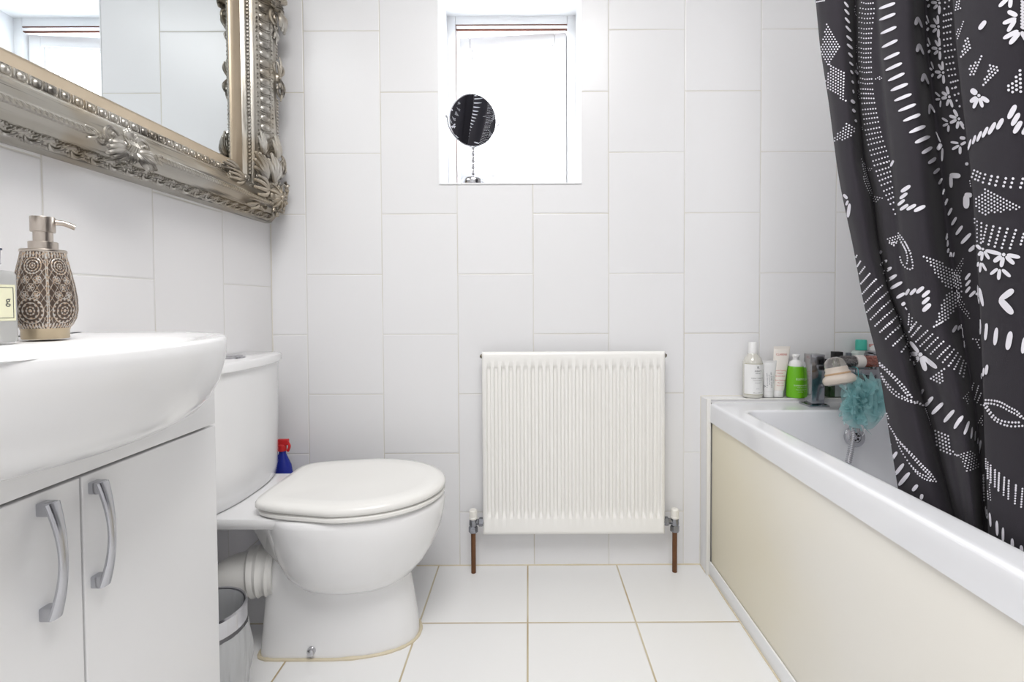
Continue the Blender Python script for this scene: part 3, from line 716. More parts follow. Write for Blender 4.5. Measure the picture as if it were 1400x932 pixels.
# toilet cleaner bottle hidden behind
q = at(388, 628, Y=1.535)
blb = thing('cleaner_bottle', (q.x, 1.535, 0), 'blue bottle with a red trigger top standing behind the toilet', 'bottle')
b = B(); b.lathe([(0.030, 0.0), (0.032, 0.004), (0.033, 0.05), (0.033, 0.30), (0.033, 0.335), (0.027, 0.372), (0.015, 0.400), (0.011, 0.410), (0.011, 0.420)], (q.x-0.004, 1.535, 0), n=28, sx=1.0, sy=0.75); obj('body', b, mat('blue_plastic', (28, 44, 150), 0.25), blb)
b = B(); b.lathe([(0.013, 0.418), (0.013, 0.436), (0.009, 0.440)], (q.x-0.004, 1.535, 0), n=20)
b.box((q.x-0.018, 1.527, 0.436), (q.x+0.016, 1.543, 0.455), 0.004); b.tube(smooth_path([(q.x+0.012, 1.535, 0.446), (q.x+0.019, 1.535, 0.432), (q.x+0.013, 1.535, 0.416)], 8), 0.0045, 8)
obj('trigger', b, mat('red_plastic', (205, 36, 40), 0.3), blb)

# small bin with a liner, between cabinet and toilet
BNX, BNY = -0.690, 1.012
def SCB(b):
    for v in b.bm.verts: v.co = Vector((BNX+(v.co.x-BNX)*0.92, BNY+(v.co.y-BNY)*0.92, v.co.z*0.91))
bn = thing('waste_bin', (BNX, BNY, 0), 'small chrome-rimmed bin with a plastic liner between cabinet and toilet', 'bin')
b = B(); b.lathe([(0.066, 0.0), (0.070, 0.003), (0.080, 0.235), (0.0795, 0.235), (0.0785, 0.235), (0.068, 0.006), (0.0, 0.006)], (BNX, BNY, 0), n=48, cap1=False); SCB(b); obj('body', b, mat('bin_steel', (150, 150, 153), 0.3, 0.9, var=0.05), bn)
b = B(); b.lathe([(0.0822, 0.222), (0.0865, 0.224), (0.0870, 0.262), (0.0838, 0.266), (0.0815, 0.264), (0.0795, 0.236), (0.0822, 0.228)], (BNX, BNY, 0), n=56, cap0=False, cap1=False); SCB(b); obj('rim', b, m_chrome, bn)
m_lin = mat('bin_liner', (236, 238, 240), 0.25, alpha=0.55, var=0.02)
b = B(); NR = 120; rings = []
def linr(z, r0, amp, i, ph): 
    th = 2*PI*i/NR; v = noise.noise(Vector((math.cos(th)*5, math.sin(th)*5, z*9+ph)))*amp+noise.noise(Vector((math.cos(th)*13, math.sin(th)*13, z*5+ph)))*amp*0.5
    r = r0+abs(v) if ph < 5 else r0-abs(v)
    return (BNX+r*math.cos(th), BNY+r*math.sin(th), z)
for z, r0, am in ((0.05, 0.078, 0.010), (0.07, 0.081, 0.016), (0.10, 0.084, 0.018), (0.13, 0.086, 0.018), (0.16, 0.087, 0.015), (0.19, 0.087, 0.010), (0.215, 0.087, 0.006), (0.232, 0.0862, 0.001), (0.262, 0.0868, 0.0006), (0.2685, 0.0845, 0.0)):
    rings.append([linr(z, r0, am, i, 0) for i in range(NR)])
for z, r0, am in ((0.262, 0.079, 0.001), (0.24, 0.076, 0.004), (0.20, 0.072, 0.008), (0.15, 0.068, 0.010), (0.09, 0.062, 0.010), (0.03, 0.055, 0.004)):
    rings.append([linr(z, r0, am, i, 9) for i in range(NR)])
RB = b.rings(rings[:7], False, False) ; b.rings(rings[10:], False, True)
SCB(b); obj('liner', b, m_lin, bn, ang=70)

# ------------------------------------------------------------------ radiator
m_rad = mat('radiator_enamel', (247, 246, 243), 0.3, var=0.008)
RY = 1.560
rp0 = at(658.5, 481.5, Y=RY); rp1 = at(909.5, 730.5, Y=RY)
RX0, RX1, RZ1, RZ0 = rp0.x, rp1.x, rp0.z, rp1.z
rad = thing('radiator', ((RX0+RX1)/2, RY, 0), 'white ribbed panel radiator on the far wall under the window', 'radiator')
b = B(); NFL = 24; nx = NFL*14+9; W = RX1-RX0; mg_ = 0.010
xs = [RX0+W*i/(nx-1) for i in range(nx)]
H = RZ1-RZ0
zs = [0, 0.004, 0.012, 0.02]+[0.05, 0.058, 0.064, 0.071, 0.078]+[0.08+(H-0.16)*k/4 for k in range(1, 4)]+[H-0.078, H-0.066, H-0.058, H-0.050, H-0.042]+[H-0.02, H-0.010, H-0.003, H]
def raddepth(x, z):
    u = (x-RX0-mg_)/(W-2*mg_)
    e = min(x-RX0, RX1-x, z, H-z); d = 0
    if e < 0.008: d += 0.006*(1-e/0.008)**2
    if 0 < u < 1:
        ph = (u*NFL) % 1
        c = min(max((0.32-abs(ph-0.5))/0.15, 0), 1); c = c*c*(3-2*c)
        m_ = min(max((z-0.052)/0.020, 0), 1)*min(max((H-0.038-z)/0.020, 0), 1); m_ = m_*m_*(3-2*m_)
        d += 0.0115*(c)*m_-0.0020*m_
    return d
rows = [[b.v((x, RY+raddepth(x, z), RZ0+z)) for x in xs] for z in zs]
for r0, r1 in zip(rows, rows[1:]):
    for i in range(nx-1): b.f([r0[i], r0[i+1], r1[i+1], r1[i]])
loop = rows[0]+[r[-1] for r in rows[1:]]+list(reversed(rows[-1][:-1]))+[r[0] for r in reversed(rows[1:-1])]
back = [b.v((v.co.x, RY+0.018, v.co.z)) for v in loop]
for i in range(len(loop)):
    j = (i+1) % len(loop); b.f([loop[i], back[i], back[j], loop[j]])
b.f(back)
obj('panel', b, m_rad, rad, ang=50)
b = B(); n_ = 44
for k in range(n_):
    x = RX0+0.03+(W-0.06)*k/(n_-1); b.box((x-0.0006, RY+0.0185, RZ0+0.05), (x+0.0006, RY+0.044, RZ1-0.03))
b.box((RX0+0.03, RY+0.040, RZ0+0.05), (RX1-0.03, RY+0.044, RZ1-0.03))
f_ = obj('convector_fin', b, m_rad, rad, smooth=False); f_['kind'] = 'stuff'
for x in (RX0+0.10, RX1-0.10):
    b = B(); b.box((x-0.012, RY+0.044, RZ0+0.10), (x+0.012, YB-0.0005, RZ1-0.08), 0.001); obj('bracket', b, m_rad, rad)
for sx, x in ((-1, RX0), (1, RX1)):
    b = B(); b.lathe([(0.007, 0), (0.007, 0.004), (0.004, 0.005), (0.004, 0.007)], (x, RY+0.013, RZ1-0.014), ax=(sx, 0, 0), n=16); obj('air_vent' if sx < 0 else 'blanking_plug', b, mat('vent_brass', (110, 104, 92), 0.4, 0.8), rad)
m_valve = mat('valve_chrome', (150, 152, 158), 0.25, 1.0, var=0.1, nscale=40)
m_copper = mat('oxidised_copper', (112, 74, 46), 0.5, 0.3, var=0.25, nscale=20)
m_white_cap = mat('valve_cap_white', (240, 238, 232), 0.35)
VZ = RZ0+0.043
for sx, pxm in ((-1, 647.0), (1, 922.5)):
    vx = at(pxm, 715, Y=RY+0.012).x; vy = RY+0.012
    b = B(); x_ = RX0 if sx < 0 else RX1
    b.lathe([(0.0135, 0.0), (0.0135, 0.004), (0.0145, 0.004), (0.0145, 0.0135), (0.010, 0.0155), (0.009, 0.022)], (x_+sx*-0.001, vy, VZ-0.004), ax=(sx, 0, 0), n=6)
    b.lathe([(0.008, -0.004), (0.008, 0.032)], (x_, vy, VZ-0.004), ax=(sx, 0, 0), n=20)
    b.lathe([(0.012, -0.012), (0.0135, -0.008), (0.0125, 0.012), (0.011, 0.018)], (vx, vy, VZ-0.004), n=24)
    b.lathe([(0.0125, -0.034), (0.0150, -0.033), (0.0150, -0.018), (0.012, -0.013)], (vx, vy, VZ-0.004), n=6)
    val = obj('valve', b, m_valve, rad)
    b = B(); prof_ = [(0.0125, 0.010), (0.014, 0.012), (0.014, 0.016), (0.0125, 0.018), (0.0128, 0.038), (0.0105, 0.041), (0.0, 0.0415)]
    b.lathe(prof_, (vx, vy, VZ-0.004), n=24)
    for k in range(12):
        a = 2*PI*k/12; b.box((vx+0.0122*math.cos(a)-0.001, vy+0.0122*math.sin(a)-0.001, VZ+0.016), (vx+0.0122*math.cos(a)+0.001, vy+0.0122*math.sin(a)+0.001, VZ+0.033))
    obj('valve_cap', b, m_white_cap, val)
    b = B(); b.lathe([(0.0078, 0.0), (0.0078, VZ-0.030)], (vx, vy, 0.0), n=20); obj('pipe', b, m_copper, rad)

# ------------------------------------------------------------------ shaving mirror on the sill
MC = at(646.5, 165, Y=1.652)
shm = thing('shaving_mirror', (MC.x, 1.652, WZ0+0.004), 'small round tilting chrome mirror on a beaded stand on the window sill', 'mirror')
z0_ = WZ0+0.004
b = B(); b.lathe([(0.038, 0.0), (0.039, 0.002), (0.039, 0.016), (0.036, 0.022), (0.022, 0.027), (0.009, 0.030), (0.006, 0.034)], (MC.x, 1.652, z0_), n=40); obj('base', b, m_chrome, shm)
b = B(); zt = MC.z-0.088; pr = [(0.004, 0.030)]; z = 0.033; k = 0; Ltot = zt-z0_
while z < Ltot-0.008:
    h = 0.009 if k % 2 else 0.013; r = 0.0052 if k % 2 else 0.0078
    for t in (0.15, 0.5, 0.85): pr.append((0.0035+(r-0.0035)*math.sin(PI*t), z+h*t))
    z += h; k += 1
pr.append((0.0035, Ltot)); b.lathe(pr, (MC.x, 1.652, z0_), n=20); obj('stem', b, m_chrome, shm)
nrm = Vector((0.40, -0.86, -0.30)).normalized()
t1 = Vector((0, 0, 1)).cross(nrm).normalized(); t2 = nrm.cross(t1)
MCc = Vector((MC.x, 1.652, MC.z)); RD = 0.0835
b = B(); P = [MCc + t1*(-1)*(RD+0.006)*math.cos(a)+Vector((0, 0, 1))*(RD+0.004)*-math.sin(a) for a in [PI*k/30 for k in range(31)]]
b.tube(P, 0.0018, 8)
for sg in (-1, 1): b.ball(MCc+t1*sg*(RD+0.009), (0.0045, 0.0045, 0.0045), 10, 8)
obj('yoke', b, m_chrome, shm)
b = B(); b.lathe([(RD-0.006, -0.004), (RD-0.001, -0.003), (RD, 0.0), (RD-0.001, 0.003), (RD-0.0035, 0.0036)], MCc, ax=nrm, n=64, cap1=False); rimo = obj('rim', b, m_chrome, shm)
b = B(); b.lathe([(RD-0.003, 0.001), (RD-0.003, 0.0032)], MCc, ax=nrm, n=64); obj('mirror_glass', b, m_mirror, rimo, ang=20)
# ------------------------------------------------------------------ bath
m_acry = mat('bath_acrylic', (238, 239, 243), 0.14, coat=0.4, var=0.005)
BX0, BX1, BY0, BY1, BZ = 0.585, XR-0.002, -0.14, LY-0.0015, 0.560
bt = thing('bathtub', ((BX0+BX1)/2, (BY0+BY1)/2, 0), 'white straight bathtub with a cream side panel along the right wall', 'bath')
NB = 10
b = B()
rg = [rrect(BX0+0.004, BX1-0.001, BY0, BY1, 0.497, 0.004, NB), rrect(BX0, BX1, BY0, BY1, 0.499, 0.006, NB), rrect(BX0, BX1, BY0, BY1, 0.535, 0.008, NB), rrect(BX0, BX1, BY0, BY1, 0.552, 0.008, NB), rrect(BX0+0.001, BX1-0.001, BY0+0.001, BY1-0.001, 0.5565, 0.009, NB), rrect(BX0+0.0035, BX1-0.002, BY0+0.003, BY1-0.002, 0.5592, 0.010, NB), rrect(BX0+0.008, BX1-0.003, BY0+0.006, BY1-0.003, BZ, 0.012, NB), rrect(BX0+0.015, BX1-0.006, BY0+0.012, BY1-0.005, BZ, 0.014, NB)]
IX0, IX1, IY0, IY1 = 0.645, 1.235, -0.03, 1.442
rg += [rrect(IX0-0.014, IX1+0.014, IY0-0.014, IY1+0.014, BZ, 0.055, NB), rrect(IX0-0.006, IX1+0.006, IY0-0.006, IY1+0.006, BZ, 0.05, NB), rrect(IX0-0.002, IX1+0.002, IY0-0.002, IY1+0.002, 0.5585, 0.048, NB), rrect(IX0, IX1, IY0, IY1, 0.553, 0.046, NB), rrect(IX0+0.002, IX1-0.002, IY0+0.006, IY1-0.004, 0.52, 0.046, NB), rrect(IX0+0.014, IX1-0.014, IY0+0.05, IY1-0.022, 0.40, 0.06, NB),
       rrect(IX0+0.035, IX1-0.035, IY0+0.12, IY1-0.05, 0.24, 0.08, NB), rrect(IX0+0.06, IX1-0.06, IY0+0.18, IY1-0.075, 0.175, 0.10, NB), rrect(IX0+0.11, IX1-0.11, IY0+0.24, IY1-0.13, 0.150, 0.11, NB)]
b.rings(rg, False, True)
obj('tub', b, m_acry, bt, ang=60)
b = B(); b.box((0.70, 0.0, 0.0), (0.74, 0.04, 0.150), 0.002); obj('foot', b, m_dark, bt)
b = B(); b.box((0.70, 1.2, 0.0), (0.74, 1.24, 0.150), 0.002); obj('foot', b, m_dark, bt)
OV = at(1168, 597, Y=1.43)
oy = 1.4305
b = B(); ax = Vector((0, -1, 0.16)).normalized(); oc = Vector((OV.x, oy, OV.z))
b.lathe([(0.030, -0.004), (0.030, 0.004), (0.028, 0.0075), (0.016, 0.009), (0.015, 0.0065), (0.0, 0.0065)], oc, ax=ax, n=36)
u1 = Vector((1, 0, 0)); u2 = ax.cross(u1)
ov = obj('overflow', b, m_chrome, bt)
b = B()
for k in range(6):
    a = 2*PI*k/6+0.3; b.lathe([(0.0036, 0.0066), (0.0036, 0.0072)], oc+u1*0.0092*math.cos(a)+u2*0.0092*math.sin(a)+u1*0.0, ax=ax, n=12)
obj('overflow_hole', b, m_dark, ov)
b = B(); b.tube(smooth_path([oc+ax*0.010, oc+ax*0.018+Vector((0.012, 0, 0.005)), oc+ax*0.012+Vector((0.024, 0, 0.030)), oc+Vector((0.028, 0.004, 0.055))], 14), 0.0012, 6); obj('plug_chain', b, m_chrome, bt)
# cream panel, yellowed towards the far end
m_cream = bpy.data.materials.new('cream_panel'); m_cream.use_nodes = True; nt = m_cream.node_tree; g = G(nt); p_ = nt.nodes['Principled BSDF']; p_.inputs['Roughness'].default_value = 0.38
geo = nt.nodes.new('ShaderNodeNewGeometry'); sp = nt.nodes.new('ShaderNodeSeparateXYZ'); nt.links.new(geo.outputs['Position'], sp.inputs[0])
ns = nt.nodes.new('ShaderNodeTexNoise'); ns.inputs['Scale'].default_value = 2.5; nt.links.new(geo.outputs['Position'], ns.inputs['Vector'])
yy_ = g.m('ADD', sp.outputs['Y'], g.m('MULTIPLY', g.m('SUBTRACT', ns.outputs['Fac'], 0.5), 0.7))
nt.links.new(g.mix(g.sm(yy_, 0.75, 1.6), srgb((238, 235, 228)), srgb((240, 232, 208))), p_.inputs['Base Color'])
b = B(); b.box((0.590, -0.14, 0.0), (0.597, LY-0.012, 0.4965), 0.001)
pn = obj('side_panel', b, m_cream, bt); pn['label'] = 'cream side panel'

# ------------------------------------------------------------------ bath mixer tap with slab spout
m_tapc = mat('tap_chrome', (165, 166, 171), 0.14, 1.0, var=0.03)
tp = thing('bath_mixer_tap', (0.97, 1.49, BZ), 'square chrome bath mixer tap with flat slab spout on the bath rim', 'tap')
px_ = 0.896
for k, cx in enumerate((px_, px_+0.19)):
    b = B(); b.box((cx-0.031, 1.482, BZ), (cx+0.031, 1.544, BZ+0.007), 0.0015); obj('base_plate', b, m_tapc, tp)
    b = B(); b.box((cx-0.020, 1.491, BZ+0.007), (cx+0.020, 1.535, 0.722), 0.0015); obj('pillar', b, m_tapc, tp)
b = B(); b.box((px_+0.0205, 1.494, 0.684), (px_+0.1695, 1.532, 0.709), 0.0015); obj('mixer_body', b, m_tapc, tp)
s0 = at(1166.5, 505, Y=1.405)
b = B(); b.box((s0.x, 1.405, 0.671), (s0.x+0.072, 1.4935, 0.688), 0.002); obj('spout', b, m_tapc, tp)
b = B(); b.box((px_+0.185-0.015, 1.47, 0.722), (px_+0.185+0.02, 1.53, 0.730), 0.001); obj('lever', b, m_tapc, tp)

# shower head with mineral beads lying on the spout
HC = at(1141, 493, Y=1.418)
HDL_Y, HDL_Z = 1.4275, 0.7085
sh = thing('hand_shower', (s0.x+0.03, HDL_Y, 0.6885), 'clear hand shower with dark and red-brown mineral beads lying across the bath tap', 'hand shower')
m_clear = mat('clear_plastic', (248, 244, 240), 0.1, trans=0.85, var=0, ior=1.3)
m_bone = mat('bone_plastic', (226, 214, 202), 0.3, var=0.06, nscale=25)
ax = Vector((0.16, -0.25, -1)).normalized()
hp = Vector((at(1138.5, 488, Y=HDL_Y-0.012).x, HDL_Y-0.012, at(1138.5, 488, Y=HDL_Y-0.012).z))
b = B(); b.lathe([(0.0, 0.0), (0.010, 0.001), (0.020, 0.006), (0.026, 0.014), (0.0285, 0.026), (0.0285, 0.034)], hp, ax=ax, n=40, cap0=False); obj('dome', b, m_clear, sh)
b = B(); b.lathe([(0.0283, 0.030), (0.030, 0.034), (0.0295, 0.040), (0.033, 0.046), (0.033, 0.052), (0.0405, 0.058), (0.0435, 0.064), (0.0435, 0.070), (0.041, 0.0765), (0.036, 0.079), (0.0, 0.079)], hp, ax=ax, n=48); hd = obj('spray_body', b, m_bone, sh)
b = B(); b.lathe([(0.0337, 0.0465), (0.0342, 0.048), (0.0337, 0.0515)], hp, ax=ax, n=48, cap0=False, cap1=False); obj('amber_ring', b, mat('amber_plastic', (212, 176, 140), 0.3), hd)
b = B(); b.lathe([(0.033, 0.0785), (0.033, 0.0805), (0.0, 0.0815)], hp, ax=ax, n=40); obj('spray_face', b, mat('pearl_grey', (200, 198, 200), 0.3), hd)
hx0 = at(1149, 492, Y=HDL_Y).x; hx1 = hx0+0.145
xr0 = at(1168.5, 494, Y=HDL_Y).x; xr1 = at(1179.5, 494, Y=HDL_Y).x
rh = 0.0172
def beads(name, x0, x1, m, seed):
    b = B(); rnd = random.Random(seed)
    x = x0+0.003
    while x < x1:
        for k in range(9):
            a = 2*PI*k/9+rnd.uniform(-0.2, 0.2); q = rh-0.0042
            b.ball((x+rnd.uniform(-0.0008, 0.0008), HDL_Y+q*math.cos(a), HDL_Z+q*math.sin(a)), 0.0042, 7, 5)
        x += 0.0062
    b.lathe([(rh-0.006, x0), (rh-0.006, x1)], (0, HDL_Y, HDL_Z), ax=(1, 0, 0), n=16)
    obj(name, b, m, sh)
beads('dark_bead', hx0+0.004, xr0, mat('dark_mineral', (52, 44, 44), 0.4, var=0.2), 1)
beads('red_bead', xr1, hx1-0.02, mat('red_mineral', (150, 66, 40), 0.45, var=0.2), 2)
b = B(); b.lathe([(0.010, hx0-0.016), (0.013, hx0-0.006), (rh, hx0+0.002), (rh, hx1-0.02), (0.012, hx1-0.010), (0.011, hx1)], (0, HDL_Y, HDL_Z), ax=(1, 0, 0), n=32)
m_thin = bpy.data.materials.new('handle_clear'); m_thin.use_nodes = True; nt = m_thin.node_tree; nt.nodes.remove(nt.nodes['Principled BSDF'])
tr = nt.nodes.new('ShaderNodeBsdfTransparent'); gl = nt.nodes.new('ShaderNodeBsdfGlossy'); gl.inputs['Roughness'].default_value = 0.08
mx = nt.nodes.new('ShaderNodeMixShader'); mx.inputs[0].default_value = 0.12
nt.links.new(tr.outputs[0], mx.inputs[1]); nt.links.new(gl.outputs[0], mx.inputs[2]); nt.links.new(mx.outputs[0], nt.nodes['Material Output'].inputs[0])
obj('handle', b, m_thin, sh)
b = B(); b.lathe([(0.0176, xr0), (0.0186, xr0+0.001), (0.0186, xr1-0.001), (0.0176, xr1)], (0, HDL_Y, HDL_Z), ax=(1, 0, 0), n=36); obj('handle_ring', b, mat('ring_white', (226, 220, 216), 0.3), sh)
# ribbed hose
def ribbed(b, pts, r, n=10, pitch=0.0034):
    P = smooth_path(pts, 400); L = [0]
    for p, q in zip(P, P[1:]): L.append(L[-1]+(q-p).length)
    tot = L[-1]; m = int(tot/(pitch/4)); out = []; j = 0
    for k in range(m+1):
        s = tot*k/m
        while j < len(L)-2 and L[j+1] < s: j += 1
        out.append(P[j].lerp(P[j+1], (s-L[j])/max(L[j+1]-L[j], 1e-9)))
    b.tube(out, lambda i: r*(1.0 if i % 4 in (1, 2) else 0.74), n)
def W_(px, py, Y): return at(px, py, Y=Y)
b = B(); ribbed(b, [(hx1-0.002, HDL_Y, HDL_Z), (hx1+0.03, 1.42, 0.70), (hx1+0.045, 1.40, 0.62), (hx1+0.03, 1.36, 0.42), (hx1-0.03, 1.32, 0.24), (1.00, 1.26, 0.165), (0.93, 1.27, 0.17), W_(1152, 665, 1.34), W_(1159, 635, 1.365), W_(1164, 610, 1.385), W_(1166, 580, 1.40), W_(1163, 555, 1.412), W_(1158, 540, 1.43), (0.962, 1.455, 0.62), (0.965, 1.48, 0.668), (0.966, 1.505, 0.684)], 0.0085, pitch=0.0062)
tag(obj('shower_hose', b, m_chrome), 'ribbed metal shower hose hanging down into the bath past the overflow', 'hose')

# teal bath puff hanging from the spout
PC = at(1180, 550, Y=1.368); pc = Vector((PC.x, 1.368, PC.z))
pf = thing('bath_puff', (pc.x, pc.y, pc.z-0.08), 'teal mesh bath puff hanging below the bath tap spout', 'bath puff')
m_puff = bpy.data.materials.new('teal_mesh'); m_puff.use_nodes = True; nt = m_puff.node_tree; nt.nodes.remove(nt.nodes['Principled BSDF'])
df = nt.nodes.new('ShaderNodeBsdfDiffuse'); tl = nt.nodes.new('ShaderNodeBsdfTranslucent'); tp_ = nt.nodes.new('ShaderNodeBsdfTransparent')
for q in (df, tl): q.inputs[0].default_value = srgb((190, 232, 234))
m1 = nt.nodes.new('ShaderNodeMixShader'); m1.inputs[0].default_value = 0.5; m2 = nt.nodes.new('ShaderNodeMixShader'); m2.inputs[0].default_value = 0.42
nt.links.new(df.outputs[0], m1.inputs[1]); nt.links.new(tl.outputs[0], m1.inputs[2]); nt.links.new(m1.outputs[0], m2.inputs[1]); nt.links.new(tp_.outputs[0], m2.inputs[2]); nt.links.new(m2.outputs[0], nt.nodes['Material Output'].inputs[0])
b = B(); rnd = random.Random(11)
for k in range(30):
    d = Vector((rnd.gauss(0, 1), -abs(rnd.gauss(0, 0.8)), rnd.gauss(0, 1))).normalized()
    e1 = d.cross(Vector((rnd.gauss(0, 1), rnd.gauss(0, 1), rnd.gauss(0, 1)))).normalized(); e2 = d.cross(e1)
    NR_ = 60; Lr = rnd.uniform(0.75, 1.05); fq = rnd.choice((3, 4, 5)); ph = rnd.uniform(0, 6); rows = []
    for j, (rr_, hh) in enumerate(((0.002, 0.004), (0.008, 0.022), (0.013, 0.036), (0.019, 0.046), (0.026, 0.053), (0.031, 0.054))):
        row = []; wv = j/5
        for i in range(NR_):
            a = 2*PI*i/NR_
            r2 = rr_*(1+0.50*wv*math.sin(fq*a+ph)); a2 = a+0.45*wv*math.sin(fq*a+ph+1.3)
            h2 = (hh+0.010*wv*math.cos(fq*a+ph*2)+0.006*wv*math.sin(2*a+ph))*Lr
            q = (e1*math.cos(a2)+e2*math.sin(a2))*r2 + d*h2
            row.append(b.v(pc+Vector((q.x*1.00, q.y*0.50, q.z*1.18))))
        rows.append(row)
    for r0_, r1_ in zip(rows, rows[1:]):
        for i in range(NR_): b.f([r0_[i], r0_[(i+1) % NR_], r1_[(i+1) % NR_], r1_[i]])
obj('netting', b, m_puff, pf, ang=180, recalc=False)
b = B(); b.tube(smooth_path([pc+Vector((0, 0, 0.02)), (pc.x+0.005, 1.395, 0.668), (pc.x+0.005, 1.402, 0.692), (pc.x+0.003, 1.44, 0.6905), (pc.x, 1.45, 0.6895)], 20), 0.0013, 6); obj('cord', b, mat('teal_cord', (90, 165, 168), 0.6), pf)

# ------------------------------------------------------------------ toiletries on the ledge
LT = LZ+0.0032; PY = 1.583
m_tw = mat('tube_white', (240, 240, 240), 0.28); m_ink = mat('label_ink', (40, 42, 46), 0.6); m_red = mat('red_ink', (206, 96, 84), 0.6); m_gink = mat('grey_ink', (110, 114, 120), 0.6)
FACE = Matrix(((1, 0, 0, 0), (0, 0, -1, 0), (0, 1, 0, 0), (0, 0, 0, 1)))       # text facing -Y
def XP(px, y=PY): return at(px, 510, Y=y).x
def ZP(py, px=1060, y=PY): return at(px, py, Y=y).z
def bend(b, R, cx, cy):
    """wrap flat label vertices (lying in the front plane) round a cylinder"""
    for v in b.bm.verts:
        dx = v.co.x-cx; a = dx/R; off = cy-v.co.y
        v.co.x = cx+(off)*math.sin(a); v.co.y = cy-(off)*math.cos(a)
def tlines(b, cx, y, rows):
    for z, txt, size in rows: b.text(txt, size, Matrix.Translation((cx, y, z)) @ FACE, bold=0.0)
# 1: clear round bottle with white cap and label
x0, x1 = XP(1016), XP(1041.5); cx = (x0+x1)/2; R = (x1-x0)/2; zt = ZP(467.5); y_ = PY-0.001
t = thing('toner_bottle', (cx, y_, LT), 'clear toner bottle with white cap and printed white label, leftmost on the ledge', 'bottle', None)
zs_ = ZP(482.5)
b = B(); b.lathe([(R*0.86, 0), (R*0.96, 0.002), (R, 0.006), (R, ZP(498)-LT), (R*0.97, ZP(494)-LT), (R*0.82, ZP(489)-LT), (R*0.55, ZP(485)-LT), (R*0.45, zs_-LT)], (cx, y_, LT), n=40)
obj('body', b, mat('milky_bottle', (212, 210, 202), 0.12, coat=0.5), t)
b = B(); b.lathe([(R*0.46, 0), (R*0.47, 0.001), (R*0.44, zt-zs_-0.002), (R*0.40, zt-zs_)], (cx, y_, zs_), n=32); obj('cap', b, m_tw, t)
b = B(); la, lb = ZP(537.5), ZP(495.5)
n = 20
def curved(b, cx, cy, R, z0, z1, half, n=20):
    rw = [[b.v((cx+R*math.sin(a), cy-R*math.cos(a), z)) for a in [half*(-1+2*k/n) for k in range(n+1)]] for z in (z0, z1)]
    for i in range(n): b.f([rw[0][i], rw[0][i+1], rw[1][i+1], rw[1][i]])
curved(b, cx, y_, R+0.0003, la, lb, 1.35)
b.mi = 2; curved(b, cx, y_, R+0.0004, la, la+0.0016, 1.35); curved(b, cx, y_, R+0.0004, lb-0.0016, lb, 1.35)
obj('label', b, [m_tw, m_ink, mat('olive_ink', (150, 146, 96), 0.6)], t, recalc=False)
b = B()
tlines(b, cx+0.004, y_-R-0.0006, [(ZP(500.5), 'K', 0.011), (ZP(505.5), "KIEHL'S", 0.0068), (ZP(508.5), 'SINCE 1851', 0.0035), (ZP(515), 'CLEARLY CORRECTIVE', 0.0042), (ZP(517.5), 'Clarity-Activating Toner', 0.0032), (ZP(521), 'with activated C', 0.003), (ZP(529), '8.4 fl. oz.', 0.0030), (ZP(534.5), '250 ml - 8.4 FL. OZ.', 0.0036)])
bend(b, R, cx, y_); obj('printed_text', b, m_ink, t, smooth=False, recalc=False)
